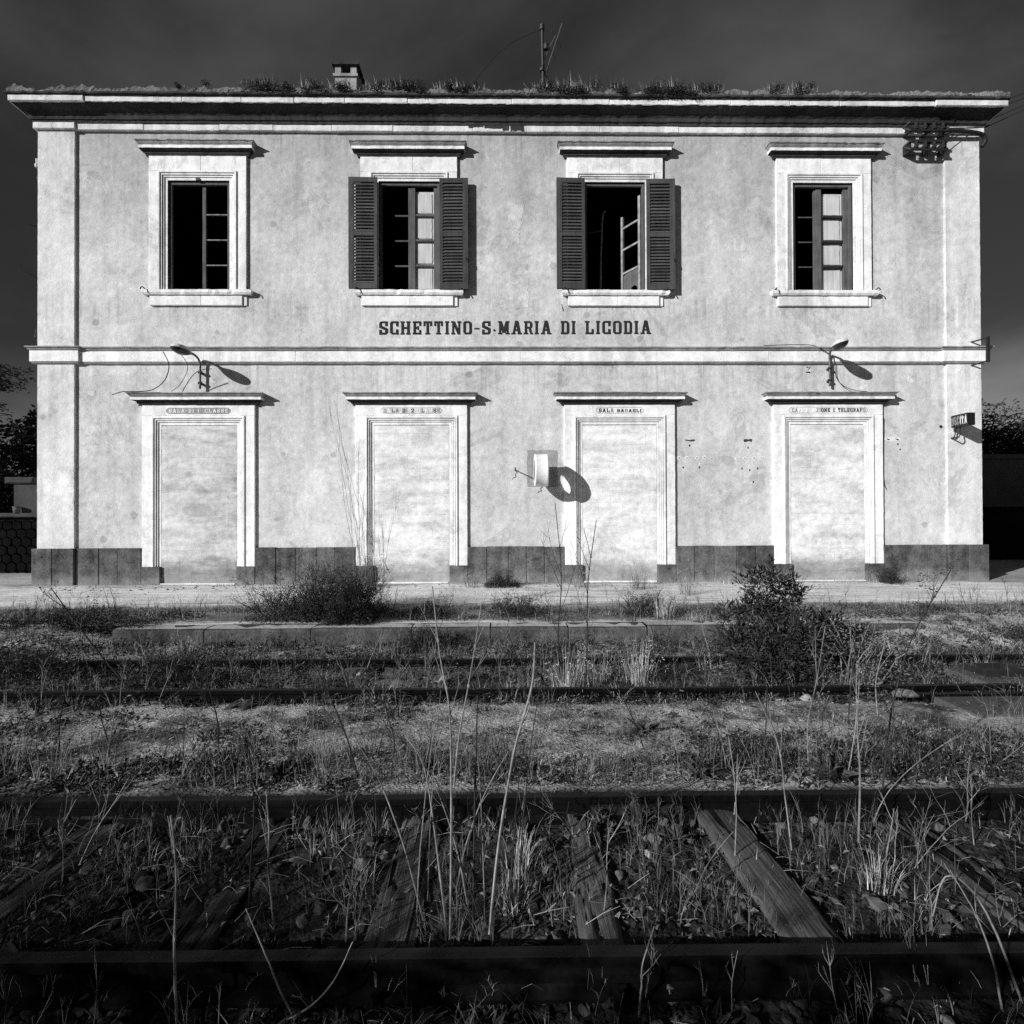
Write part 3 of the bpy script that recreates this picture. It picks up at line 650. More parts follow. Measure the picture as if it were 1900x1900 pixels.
# ---------------- walled-up doorways
DH, DT = .66, 2.785
TXT = ("SALA DI 1' CLASSE", "SALA DI 2 CLASSE", "SALA BAGAGLI", "CAPO STAZIONE E TELEGRAFO")
TW = (.56, .54, .42, .70)
MOULD_D = [(0, -.02)]+MOULD[1:-1]+[(.150, .062), (.158, .042)]
for i, c in enumerate(CD):
    s = MB().arch(c, DH, .305, DT, MOULD_D).build('doorway_surround', 'trim', B)
    for sgn in (-1, 1):
        a, b = sorted((c+sgn*(DH+.158), c+sgn*.98)); MB().block(a, b, .302, DT+.158, -.01, .046, .005).build('jamb_block', 'trim', s)
        a, b = sorted((c+sgn*DH, c+sgn*.985)); MB().block(a, b, -.05, .30, -.01, .064, .008).build('socle_block', 'plinth', s)
    MB().block(c-.98, c+.98, DT+.159, 3.13, -.01, .0465, .005).build('lintel_block', 'trim', s)
    hood(s, c, .98, 3.13, .170, .205)
    nu, nv = 46, 96; Pq = np.zeros((nv, nu, 3)); w0 = i*7.3
    for a in range(nv):
        for b in range(nu):
            u = c-DH+.004+(2*DH-.008)*b/(nu-1); v = -.02+(DT-.0)*a/(nv-1)
            e = min(b, nu-1-b)/(nu-1)*2*DH; ed = max(0, 1-e/.05)*.010*(.4+fbm(v*3, w0, 3, 3))
            Pq[a, b] = (u, -.014-.005*fbm(u*2.2+w0, v*4.2, 1, 5)-.003*fbm(u*7+w0, v*16, 4, 4)+ed, v)
    MB().grid(Pq).build('infill', ('infill_grey', 'infill_worn', 'infill', 'infill_worn')[i], s, True)
    MB().block(c-DH+.01, c+DH-.02, -.03, .014+.004*i % .01, -.01, .075, .004).build('threshold', 'trim', s)
    # name plaque: outline and worn letters
    hwp = TW[i]; v0, v1 = 2.975, 3.085; cc = c+(.0 if i else -.0); k = .045
    outl = [(cc-hwp+k, v0), (cc+hwp-k, v0), (cc+hwp, v0+.035), (cc+hwp, v1-.035), (cc+hwp-k, v1), (cc-hwp+k, v1), (cc-hwp, v1-.035), (cc-hwp, v0+.035)]
    if i in (0, 1):
        MB().prism(outl, -.046, -.0478).build('name_plaque', 'ledge' if i == 0 else 'cornice', s)
    inn = [(cc+(p[0]-cc)*(1-.006/hwp), 3.03+(p[1]-3.03)*.90) for p in outl]
    mb = MB()
    for q in range(8):
        r_ = (q+1) % 8; mb.prism([outl[q], outl[r_], inn[r_], inn[q]], -.046, -.0492)
    mb.build('plaque_outline', 'ledge', s)
    lays = text_layout(TXT[i], cc-hwp+.05, cc+hwp-.04, .22); groups = {}
    for n_, (ch, u, kx) in enumerate(lays):
        if ch == ' ': continue
        if i == 0: m_ = 'letter_white' if n_ not in (0, 1) else 'trim'
        elif i == 1: m_ = ('letter_pale', 'letter_white', 'letter')[n_ % 3] if n_ not in (1, 9, 12) else 'trim'
        elif i == 2: m_ = 'letter' if n_ not in (3, 7) else 'letter_pale'
        else: m_ = 'trim' if 2 <= n_ <= 7 else ('letter_pale' if n_ < 10 or n_ in (14, 24) else 'letter')
        groups.setdefault(m_, MB()).add(*(lambda q: (q.v, q.f))(letter_mb(ch, u, kx, v0+.022, .068 if not (i == 2 and n_ > 4) else .055, -.046, -.0506)))
    for m_, mb in groups.items(): mb.build('plaque_lettering', m_, s)

# ---------------- station name, letter by letter
nm = bpy.data.objects.new('name_lettering', None); COL.objects.link(nm); nm.parent = B
for n_, (ch, u, kx) in enumerate(text_layout('SCHETTINO-S.MARIA DI LICODIA', -2.205, 2.60, .185)):
    if ch == ' ': continue
    big = .232; v0 = 4.385+(n_/28)*.012
    letter_mb(ch, u, kx, v0, big, .002, -.008).build('letter', 'letter', nm)

for q_ in ((-.34, -.02, 8.0, 8.058), (-.02, .10, 7.965, 8.058), (.12, .36, 7.958, 8.06), (-.62, -.36, 8.02, 8.058)):
    cxm = ragged_ = [(q_[0]+(q_[1]-q_[0])*k/6+random.uniform(-.01, .01), q_[2]+random.uniform(-.004, .02)) for k in range(7)]+[(q_[1]-(q_[1]-q_[0])*k/6, q_[3]) for k in range(7)]
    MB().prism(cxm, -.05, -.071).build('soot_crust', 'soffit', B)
# ---------------- repairs and scars on the wall
def patch(poly, mat, o=.004, name='plaster_patch'):
    return MB().prism(poly, .002, -o).build(name, mat, B)
def ragged(u0, u1, v0, v1, n=9, j=.012):
    pts = [(u0+(u1-u0)*k/n, v0) for k in range(n)]+[(u1, v0+(v1-v0)*k/n) for k in range(n)]+[(u1-(u1-u0)*k/n, v1) for k in range(n)]+[(u0, v1-(v1-v0)*k/n) for k in range(n)]
    return [(p[0]+random.uniform(-j, j), p[1]+random.uniform(-j, j)) for p in pts]
patch(ragged(.40, .935, 1.68, 2.33), 'patch', .004)
patch(ragged(-.10, .43, 4.86, 5.42, 9, .02), 'cornice', .003)
patch(ragged(.09, .34, 6.28, 6.72, 8, .035), 'cornice', .003); patch(ragged(.13, .28, 6.0, 6.26, 6, .03), 'cornice', .0025)
for (px, v, w_, h_) in ((5.42, 3.76, .09, .045), (5.43, 3.52, .11, .08), (6.45, 3.50, .18, .07), (-4.98, 3.56, .30, .03), (7.25, 3.58, .10, .06), (-1.02, 7.62, .10, .08), (-7.2, 3.72, .16, .05), (-7.25, 3.35, .12, .05), (1.05, 4.86, .06, .05), (4.2, 6.0, .2, .12)): patch(ragged(px-w_/2, px+w_/2, v-h_, v+h_, 5, .022), 'cornice', .0028)
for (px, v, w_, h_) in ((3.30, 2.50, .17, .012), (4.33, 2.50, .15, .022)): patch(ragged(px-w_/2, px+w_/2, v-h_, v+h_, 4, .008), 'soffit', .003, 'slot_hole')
for (px, v) in ((3.10, 2.19), (3.24, 2.19), (3.42, 2.19), (3.55, 2.20), (4.13, 2.18), (4.27, 2.18), (4.44, 2.19), (4.57, 2.19)):
    patch([(px+.04*math.cos(k*.7), v+.032*math.sin(k*.7)) for k in range(9)], 'letter_white', .003, 'filler_patch')
    patch(ragged(px-.014, px+.016, v-.012, v+.010, 2, .004), 'patch', .005, 'bolt_hole')
for (px, v) in ((3.17, 2.02), (3.46, 2.02), (4.22, 2.0), (4.36, 1.97), (4.5, 2.0), (3.29, 2.41), (4.33, 2.37), (4.42, 1.76), (7.02, 2.43), (7.06, 2.33), (6.99, 3.29), (-7.78, .72)):
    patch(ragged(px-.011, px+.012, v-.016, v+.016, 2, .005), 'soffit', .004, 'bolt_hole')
patch([(6.92+.16*math.cos(k*.5), 2.52+.045*math.sin(k*.5)) for k in range(12)], 'letter_white', .003, 'filler_patch')
for px in (6.84, 7.0): patch([(px-.03, 2.53), (px+.03, 2.515), (px+.035, 2.50), (px, 2.50)], 'iron', .006, 'bolt_hole')
patch([(7.795+.026*math.cos(k*.5), 2.74+.026*math.sin(k*.5)) for k in range(12)], 'iron', .010, 'pipe_hole')
# ------------------------------------------------------------------ things fixed to the station
def on_wall(name, label, cat, u, v, o=0., group=None): return thing(name, label, cat, (u, YW-o, ZW+v), 0, group)
def wall_lamp(u, v0, vtop, label, skew, roll):
    L = on_wall('wall_lamp', label, 'lamp', u, v0, 0, 'swan-neck lamps on the station front')
    h = vtop-v0
    pts = curve([(0, -.075, 0), (0, -.075, h*.55), (0, -.078, h*.80), (skew*.2, -.13, h*.96), (skew*.45, -.26, h*1.02), (skew*.6, -.36, h*1.0)], 6)
    MB().tube(pts, .019, 8).build('arm', 'lamp_arm', L, True)
    for z in (.10, h*.52): MB().box(-.02, .02, -.075, 0, z-.02, z+.012).build('wall_bracket', 'iron', L); MB().tube([(-.03, -.072, z), (.03, -.072, z)], .026, 6).build('clamp', 'iron', L)
    # head: an almond-shaped hood over a dark bowl
    n, m = 16, 20; ax = Vector((skew*.4, -.40, 0)); a0 = Vector((skew*.55, -.33, h*1.0)); side = Vector((math.cos(roll), 0, math.sin(roll)))*1.0; upv = Vector((-math.sin(roll), 0, math.cos(roll)))
    def shell(zs, ws, z0):
        P = np.zeros((n+1, m+1, 3))
        for i in range(n+1):
            t_ = i/n; w = ws*(.16+.84*math.sin(math.pi*min(1, .06+t_*.80))**.8)*(1 if t_ < .90 else math.sqrt(max(0, 1-((t_-.90)/.1)**2))*.9+.1*(1-t_)*10*.1); 
            for j in range(m+1):
                f_ = math.pi*j/m; p = a0+ax*t_+side*(w*math.cos(f_))+upv*(z0+zs*math.sin(f_)*w/ws); P[i, j] = p
        return P
    MB().grid(shell(.075, .120, 0)).build('lamp_hood', 'lamp_metal', L, True)
    MB().grid(shell(-.085, .113, -.003)).build('lamp_bowl', 'lamp_glass', L, True)
    MB().tube([a0-ax*.12, a0+ax*.12], [.024, .04], 8).build('neck_collar', 'lamp_arm', L, True)
    return L
wall_lamp(-5.31, 3.41, 3.965, 'swan-neck wall lamp above the leftmost walled-up door, loose wires hanging from it', -.09, R(-6))
wall_lamp(5.765, 3.45, 4.05, 'swan-neck wall lamp above the rightmost walled-up door, bowl tilted towards the right', -.13, R(14))
def cable(name, label, pts, r=.006, n=8, mat='wire', cat='cable', group=None):
    p0 = Vector(pts[0]); o2 = MB().tube([q-p0 for q in curve(pts, n)], r, 5).mesh(name, mat, True)
    o = obj(name, o2, None, p0); return tag(o, label, cat, group)
def wp(u, v, o): return (u, YW-o, ZW+v)
cable('loose_cable', 'long black cable drooping from the left lamp onto the leftmost door hood', [wp(-5.62, 3.90, .62), wp(-5.63, 3.72, .45), wp(-5.78, 3.50, .32), wp(-6.02, 3.36, .25), wp(-6.3, 3.335, .2), wp(-6.55, 3.33, .22), wp(-6.72, 3.27, .24)], .0075)
cable('loose_cable', 'shorter thin cable hanging from the left lamp down the wall', [wp(-5.52, 3.96, .30), wp(-5.50, 3.84, .14), wp(-5.55, 3.70, .06), wp(-5.68, 3.48, .05), wp(-5.80, 3.36, .09)], .005)
cable('loose_cable', 'thin cable curving from the right lamp down to the rightmost door hood', [wp(5.80, 4.0, .10), wp(5.87, 3.85, .05), wp(5.90, 3.62, .04), wp(6.02, 3.46, .05), wp(6.22, 3.37, .08), wp(6.40, 3.345, .12)], .006)
cable('loose_cable', 'cable lying along the string course into the right lamp', [wp(4.6, 4.17, .06), wp(5.1, 4.19, .05), wp(5.45, 4.17, .08), wp(5.60, 4.10, .10), wp(5.74, 4.02, .09)], .007)
cable('loose_cable', 'thin cable hanging down beside the right jamb of the rightmost door', [wp(6.745, 2.9, .03), wp(6.75, 2.5, .02), wp(6.745, 2.1, .015), wp(6.76, 1.75, .012), wp(6.80, 1.62, .012)], .006)

# double-faced clock housing, dials gone
K = on_wall('station_clock', 'empty white drum of a double-faced clock sticking out from the wall', 'clock', .622, 1.945)
mb = MB(); n = 48; prof = [(-.114, .188), (-.116, .262), (-.106, .275), (-.095, .279), (-.085, .275), (.085, .275), (.095, .279), (.106, .275), (.116, .262), (.114, .188)]
P = np.zeros((len(prof), n+1, 3))
for i, (x, r_) in enumerate(prof):
    for k in range(n+1): P[i, k] = (x, -.39+r_*math.cos(2*math.pi*k/n), r_*math.sin(2*math.pi*k/n))
mb.grid(P).build('clock_drum', 'clock', K, True)
MB().tube([(0, 0, 0), (0, -.125, 0)], .035, 10).build('mounting_pipe', 'iron', K)
MB().box(-.07, .07, -.012, 0, -.09, .09).build('wall_plate', 'iron', K)
H = on_wall('iron_hook', 'thin iron rod with a curly wire, left of the empty clock', 'hook', .185, 1.985)
MB().tube([(0, 0, 0), (0, -.36, .005)], .011, 6).build('rod', 'iron', H)
MB().tube(curve([(0, -.36, .005), (-.005, -.37, -.04), (.03, -.372, -.075), (-.005, -.372, -.11), (.012, -.37, -.15), (-.03, -.368, -.165), (-.055, -.37, -.19)], 5), .006, 5).build('wire_curl', 'iron', H)

# projecting exit sign
X = on_wall('exit_sign', 'small black box sign reading USCITA on the right corner pilaster', 'sign', 7.95, 2.80, .045)
MB().box(-.065, .065, -.44, -.085, -.105, .105).build('sign_box', 'sign', X)
mb1, mb2 = MB(), MB()
for n_, (ch, y, k) in enumerate(text_layout('USCITA', -.10, -.425, .2)):
    tgt = mb1 if n_ > 2 else mb2
    for Pp in glyph(ch)[1]:
        q = [(y+p[0]*k, -.075+p[1]*.15) for p in Pp]; nn = len(q); x0, x1 = -.064, -.069
        tgt.add([(x0, a, b) for a, b in q]+[(x1, a, b) for a, b in q], [tuple(range(nn, 2*nn))]+[(i, (i+1) % nn, nn+(i+1) % nn, nn+i) for i in range(nn)])
mb1.build('sign_lettering', 'letter_white', X); mb2.build('sign_lettering', 'letter_pale', X)  # paler tone stands in for sunlit wall showing through cut-out letters
MB().tube([(0, 0, .09), (0, -.10, .09)], .012, 6).build('top_arm', 'iron', X)
MB().tube(curve([(0, 0, -.27), (0, -.05, -.27), (0, -.085, -.22), (0, -.09, -.15), (0, -.13, -.11)], 6), .010, 6).build('scroll_bracket', 'iron', X)
MB().tube(curve([(0, -.05, -.28), (0, -.16, -.28), (0, -.20, -.22), (0, -.19, -.15), (0, -.23, -.11)], 6), .009, 6).build('scroll_bracket', 'iron', X)
MB().tube([(0, 0, -.28), (0, -.17, -.28)], .012, 6).build('scroll_foot', 'iron', X)

# insulator rack under the eaves
K = on_wall('insulator_rack', 'black iron insulator rack carrying the overhead wires under the right eaves', 'rack', 7.46, 7.80)
for z in (-.20, -.06, .14, .27):
    m_ = MB(); m_.box(-.30, .36, -.20, -.17, z-.022, z+.022); m_.build('rack_bar', 'iron', K)
for u in (-.29, .05, .34):
    for z in (-.13, .205): MB().box(u-.02, u+.02, -.165, -.0, z-.09, z+.09).build('rack_arm', 'iron', K)
for z in (-.13, .205):
    MB().tube([(-.30, -.185, z-.075), (-.38, -.12, z), (-.30, -.185, z+.075)], .016, 5).build('rack_point', 'iron', K)
    for u in (-.20, -.04, .12, .28):
        MB().tube([(u, -.19, z-.055), (u, -.19, z-.02), (u, -.19, z+.0), (u, -.19, z+.05)], [.030, .042, .028, .036], 8).build('insulator', 'iron', K)
MB().tube(curve([(.34, -.17, .15), (.60, -.16, .14), (.85, -.14, .13), (1.06, -.1, .11), (1.12, -.08, .02), (1.08, -.06, -.07)], 6), .035, 7).build('cable_bundle', 'iron', K, True)
MB().tube([(.34, -.17, .27), (.8, -.15, .27), (1.05, -.12, .265)], .012, 5).build('stay_rod', 'iron', K)
for n_, (u, v, dz) in enumerate(((7.30, 8.02, 0), (7.62, 8.02, .06), (7.34, 7.70, .02), (7.66, 7.70, .10))):
    a = Vector(wp(u, v, .22)); b = Vector((9.62+.03*n_, 10.35, 8.84+.10*(3-n_)+dz*.4)); d = b-a
    cable('overhead_wire', ('topmost', 'second', 'third', 'lowest')[n_]+' of the four overhead wires rising right from the insulator rack', [a, a+d*.5-Vector((0, 0, .03)), b, a+d*6+Vector((0, 0, .6))], .007, 6, cat='wire', group='overhead wires at the right eaves')
# bracket on the right corner
K = on_wall('corner_bracket', 'black iron pole bracket standing off the right corner at the string course', 'bracket', 8.42, 3.80)
MB().box(-.022, .022, -.30, -.26, .02, .46).build('upright', 'iron', K)
for z, dz in ((.44, .0), (.04, -.05)): MB().tube([(-.02, -.28, z), (-.10, -.04, z+dz*.4), (-.10, .05, z+dz)], .014, 5).build('bracket_arm', 'iron', K)
MB().tube([(0, -.27, .33), (.22, -.05, .33)], .014, 5).build('bracket_arm', 'iron', K)
# insulators on the left corner
for v, lab in ((7.30, 'upper porcelain insulator on the left corner of the station'), (4.28, 'small iron fixing at the left corner above the string course')):
    K = on_wall('wall_insulator', lab, 'insulator', UL, v)
    MB().tube([(0, .05, 0), (-.07, .05, 0), (-.08, .05, .06)], .012, 5).build('pin', 'iron', K)
    MB().tube([(-.08, .05, .05), (-.08, .05, .10), (-.08, .05, .13), (-.08, .05, .2)], [.04, .045, .028, .03], 8).build('porcelain_cup', 'porcelain' if v > 5 else 'iron', K)
    if v > 5: MB().tube([(0, .05, -.25), (-.06, .05, -.25), (-.06, .05, -.12)], [.012, .012, .035], 6).build('pin', 'iron', K)
cable('overhead_wire', 'upper faint wire running off left from the station corner', [(UL-.08, YW+.05, ZW+6.3), (-11, 10.3, ZW+7.2), (-30, 11, ZW+12)], .006, 6, cat='wire')
cable('overhead_wire', 'lower faint wire running off left from the station corner', [(UL-.08, YW+.05, ZW+5.4), (-11, 10.3, ZW+6.5), (-30, 11, ZW+11)], .006, 6, cat='wire')
# small hooks on the sill ends
for i, c in enumerate(CW):
    for s, sn_ in ((-1, 'left'), (1, 'right')):
        K = on_wall('shutter_hook', f'curled iron hook, {sn_} end of the {("leftmost", "second", "third", "rightmost")[i]} upper window sill', 'hook', c+s*.90, 5.15, .06)
        MB().tube(curve([(0, .05, 0), (0, -.02, .012), (-.0, -.075, .02), (s*.012, -.10, .0), (s*.02, -.105, -.03)], 4), .010, 5).build('hook_iron', 'iron', K)
# aerial on the roof
A = thing('roof_aerial', 'leaning television aerial on a thin mast above the roof', 'aerial', (.80, 11.6, ZW+8.55))
MB().tube([(0, 0, 0), (.02, 0, 1.3), (.0, 0, 2.62)], .032, 6).build('mast', 'iron', A)
MB().tube([(-.30, .10, 1.05), (.10, 0, 1.75), (.40, -.10, 2.60)], .014, 5).build('boom', 'lamp_arm', A)
MB().tube([(.02, .05, 1.95), (.27, -.05, 2.40)], .012, 5).build('boom', 'lamp_arm', A)
MB().tube([(-.38, .05, 1.50), (.0, 0, 1.05)], .026, 5).build('side_arm', 'iron', A)
for p_ in ((0, 0, 2.6), (0, 0, 1.75), (-.2, .02, 1.30), (.03, 0, .75), (.08, 0, 2.2)): MB().tube([(p_[0], p_[1], p_[2]-.05), (p_[0], p_[1], p_[2]+.05)], .055, 6).build('clamp', 'iron', A)
for t_ in (.12, .36, .56, .70): MB().tube([(-.30+.84*t_-.10, -.1, 1.05+1.87*t_+.10), (-.30+.84*t_+.10, .1, 1.05+1.87*t_-.08)], .012, 5).build('element', 'lamp_arm', A)
cable('aerial_cable', 'thin cable sagging left from the roof aerial', [(.78, 11.6, ZW+11.12), (.2, 11.6, ZW+10.85), (-.25, 11.6, ZW+10.45), (-.72, 11.6, ZW+9.75), (-.98, 11.6, ZW+8.62)], .006, 8)
cable('aerial_cable', 'thin cable hanging beside the aerial mast', [(.84, 11.55, ZW+10.6), (.93, 11.55, ZW+9.8), (.92, 11.55, ZW+8.6)], .006, 6)

# ------------------------------------------------------------------ tracks
RP = [(-.024, 0), (-.030, -.006), (-.030, -.030), (-.010, -.040), (-.008, -.094), (-.050, -.110), (-.050, -.122), (.050, -.122), (.050, -.110), (.008, -.094), (.010, -.040), (.030, -.030), (.030, -.006), (.024, 0)]
def rail(y, x0, x1, label, z=0., group='rails'):
    n = max(2, int((x1-x0)/.25)); mb = MB(); m_ = len(RP)
    for i in range(n+1):
        xx = x0+(x1-x0)*i/n; dy = .006*math.sin(xx*.7+y)+.003*math.sin(xx*2.1); dz = .004*math.sin(xx*.9+2*y)
        for (a, b) in RP: mb.v.append((xx, y+a+dy, z+b+dz))
    for i in range(n):
        for k in range(m_): mb.f.append((i*m_+k, i*m_+(k+1) % m_, (i+1)*m_+(k+1) % m_, (i+1)*m_+k))
    mb.f.append(tuple(range(m_-1, -1, -1))); mb.f.append(tuple(n*m_+k for k in range(m_)))
    ro = mb.build('rail', 'rail'); ro.data.materials.append(M['rail_top']); ro.data.materials.append(M['rail_foot'])
    for q in range(n): ro.data.polygons[q*m_+m_-1].material_index = 1; ro.data.polygons[q*m_+4].material_index = 2; ro.data.polygons[q*m_+8].material_index = 2
    return tag(ro, label, 'rail', group)
r1_ = rail(1.810, -9, 9, 'dark rusty rail nearest the viewer, across the bottom of the picture')
r2_ = rail(2.827, -11, 12, 'second rusty rail from the viewer, far rail of the near track')
rail(4.580, -14, 4.15, 'front rail of the weedy far track')
rail(5.545, -14, 15, 'rear rail of the weedy far track, next to the platform curb')
rail(4.400, 3.25, 12, 'short shifted rail at the right, in front of the far track', -.01)
def clips(rl, y, xs_):
    for x in xs_:
        for sg in (-1, 1):
            MB().add([(x-.022, y+sg*.018, -.088), (x+.022, y+sg*.018, -.088), (x+.022, y+sg*.075, -.122), (x-.022, y+sg*.075, -.122), (x-.022, y+sg*.018, -.112), (x+.022, y+sg*.018, -.112), (x+.022, y+sg*.075, -.135), (x-.022, y+sg*.075, -.135)], [(0,1,2,3),(7,6,5,4),(0,4,5,1),(1,5,6,2),(2,6,7,3),(3,7,4,0)]).build('rail_clip', 'rail', rl)
            MB().tube([(x, y+sg*.052, -.11), (x, y+sg*.052, -.083)], .011, 6).build('rail_bolt', 'rail', rl)
def sleeper(x, y0, y1, w, ztop, rz, seed, label, group):
    nx, ny = 14, 60; P = np.zeros((ny+1, nx+1, 3))
    for i in range(ny+1):
        for j in range(nx+1):
            a = -w/2+w*j/nx; b = (y1-y0)*(i/ny-.5)
            if 0 < j < nx: a += .004*mnoise.noise(Vector((j*3., i*.2, seed)))
            wob = .012*mnoise.noise(Vector((seed*3.1, b*2.2, 0)))+.006*mnoise.noise(Vector((seed, b*9, 5)))
            g_ = mnoise.noise(Vector((a*38+seed*5, b*1.5, seed))); crack = -.022*max(0, 1-abs(g_)*14)*min(1, max(0, 4*mnoise.noise(Vector((seed*7, b*1.3, a*14)))+.3))
            edge = min(j, nx-j)/nx*w; ez = -.016*max(0, 1-edge/.02)
            P[i, j] = (a*(1+.06*mnoise.noise(Vector((seed, b*2.5, 9))))+wob, b, .008*fbm(a*10+seed, b*2, 1, 4)+crack+ez+.004*mnoise.noise(Vector((a*90, b*4, seed))))
    mb = MB().grid(P); o = len(mb.v); c = nx+1
    for j_, rng_ in ((0, range(ny+1)), (nx, range(ny+1))):
        st_ = len(mb.v)
        for i in rng_: q = P[i, j_]; mb.v.append((q[0], q[1], -.13))
        for i in range(ny): mb.f.append((i*c+j_, (i+1)*c+j_, st_+i+1, st_+i))
    for i_ in (0, ny):
        st_ = len(mb.v)
        for j in range(nx+1): q = P[i_, j]; mb.v.append((q[0], q[1], -.13))
        for j in range(nx): mb.f.append((i_*c+j, i_*c+j+1, st_+j+1, st_+j))
    return tag(mb.build('sleeper', 'sleeper_pale' if 'palest' in label else 'sleeper', None, True, (x, (y0+y1)/2, ztop), (0, 0, rz)), label, 'sleeper', group)
SL = [(-2.75, .19, .02, -.108, 'sleeper at the far left of the near track, half buried'), (-1.94, .20, .03, -.098, 'dark sleeper second from the left in the near track'), (-1.11, .21, -.01, -.100, 'dark weathered sleeper left of the tall centre stalks'), (-.405, .185, .0, -.096, 'cracked sleeper just left of the tall dry stalks'),
      (.352, .160, -.03, -.092, 'deeply cracked sleeper just right of the tall dry stalks'), (1.052, .200, .015, -.080, 'palest and clearest sleeper, right of centre in the near track'), (1.90, .19, .10, -.092, 'skewed sleeper at the right of the near track'), (2.72, .19, .03, -.108, 'sleeper at the far right of the near track, under weeds')]
for n_, (x, w_, rz, zt, lab) in enumerate(SL): sleeper(x, 1.868, 3.20, w_, zt, rz, n_*1.7+.3, lab, 'sleepers of the near track')
for rl_, y_ in ((r1_, 1.810), (r2_, 2.827)):
    clips(rl_, y_, [q[0] for q in SL])
MB().box(.42, .86, 2.791, 2.815, -.085, -.045).build('fishplate', 'iron', r2_)
for k_ in range(4): MB().tube([(.48+k_*.107, 2.777, -.065), (.48+k_*.107, 2.80, -.065)], .014, 6).build('fishplate_bolt', 'rail', r2_)
for n_ in range(12):
    x = -4.4+n_*.78+random.uniform(-.05, .05); sleeper(x, 4.2, 6.02, .19, -.082+random.uniform(-.01, .008), random.uniform(-.04, .04), 20+n_*1.3, 'weed-covered sleeper of the far track', 'sleepers of the far track')
# concrete slab and open steel box by the shifted rail
sl_ = MB(); sl_.block(-.75, .75, -.10, .0, -.0, .42, .02); K = tag(sl_.build('concrete_slab', 'concrete', None, False, (4.05, 4.36, .0-.025)), 'grey concrete slab in front of the shifted rail at the right', 'slab')
MB().box(-.9, 1.2, 0, .55, -.16, -.02).build('concrete_pad', 'concrete', None, False, (4.9, 4.62, 0))
tag(bpy.data.objects['concrete_pad'], 'flat concrete pad between the far rails at the right', 'slab')
K = thing('point_box', 'small open black steel box lying on the track at the right', 'box', (4.30, 4.98, -.03))
for (a, b, c, d) in ((-.17, -.15, -.12, .12), (.15, .17, -.12, .12), (-.15, .15, .10, .12), (-.15, .15, -.12, -.10)): MB().box(a, b, c, d, 0, .07).build('box_side', 'iron', K)
MB().box(-.15, .15, -.10, .10, .0, .012).build('box_floor', 'iron', K)
tag(MB().tube([(-.09, 0, .0), (-.03, .01, .012), (.05, 0, .012), (.09, -.01, 0)], [.02, .035, .03, .012], 7).build('rag_bundle', 'straw_dull', None, True, (3.07, 4.36, -.01), (0, 0, -.25)), 'pale crumpled rag lying by the end of the shifted rail', 'rag')

# ------------------------------------------------------------------ background left: lava-stone wall with pillar, bucket
LW = thing('garden_wall', 'low black lava-stone wall with pale joints left of the station', 'wall', (-10.4, 12.2, ZW))
MB().box(-18, 1.9, .03, .45, -.1, 1.18).build('wall_core', 'mortar', LW)
hexr = .115
for r_ in range(7):
    for q_ in range(11):
        cx_, cz_ = -1.2+q_*hexr*1.76+(hexr*.88 if r_ % 2 else 0), .13+r_*hexr*1.53
        pts = [(cx_+hexr*.90*math.cos(R(30+60*k))*random.uniform(.9, 1.05), min(1.12, cz_+hexr*.90*math.sin(R(30+60*k))*random.uniform(.9, 1.05))) for k in range(6)]
        MB().prism(pts, .06, -.02-random.uniform(0, .02)).build('stone', 'lava', LW)
MB().box(-18, -1.35, -.02, .029, -.1, 1.17).build('wall_face', 'lava', LW)
MB().block(-18.1, 2.0, 1.18, 1.27, -.5, .08, .02).build('coping', 'grey_trim', LW)
PI = thing('wall_pillar', 'short rendered pillar with a thick cap on the lava-stone wall', 'pillar', (-10.05, 12.45, ZW+1.272))
MB().box(-.36, .9, -.2, .2, 0, .62).build('pillar_body', 'grey_trim', PI); MB().block(-.52, .1, .62, .76, -.3, .27, .03).build('pillar_cap', 'grey_trim', PI)
mb = MB(); n = 20
BK = thing('bucket', 'small pale bucket on the lava-stone wall beside the pillar', 'bucket', (-10.27, 12.15, ZW+1.272))
mb.tube([(0, 0, 0), (0, 0, .13)], [.055, .068], 18, True).build('bucket_body', 'curb', BK, True); MB().tube([(0, 0, .125), (0, 0, .14)], .072, 18).build('rim', 'curb', BK, True)
# background right: dark lava wall, a plastered wall and trees behind
RW = thing('boundary_wall', 'dark low stone wall right of the station', 'wall', (14.2, 14.5, ZW))
MB().block(-2.6, 9, -.1, 1.28, -.4, .0, .03).build('wall_face', 'lava', RW); MB().block(-2.65, 9, 1.28, 1.36, -.45, .05, .02).build('coping', 'lava', RW)
RW = thing('plastered_wall', 'tall grey plastered wall beyond the right end of the station', 'wall', (16, 18.2, ZW))
MB().block(-3, 16, -.1, 2.95, -.4, .0, .03).build('wall_face', 'concrete', RW); MB().block(-3.05, 16, 2.95, 3.10, -.45, .06, .02).build('coping', 'concrete', RW)
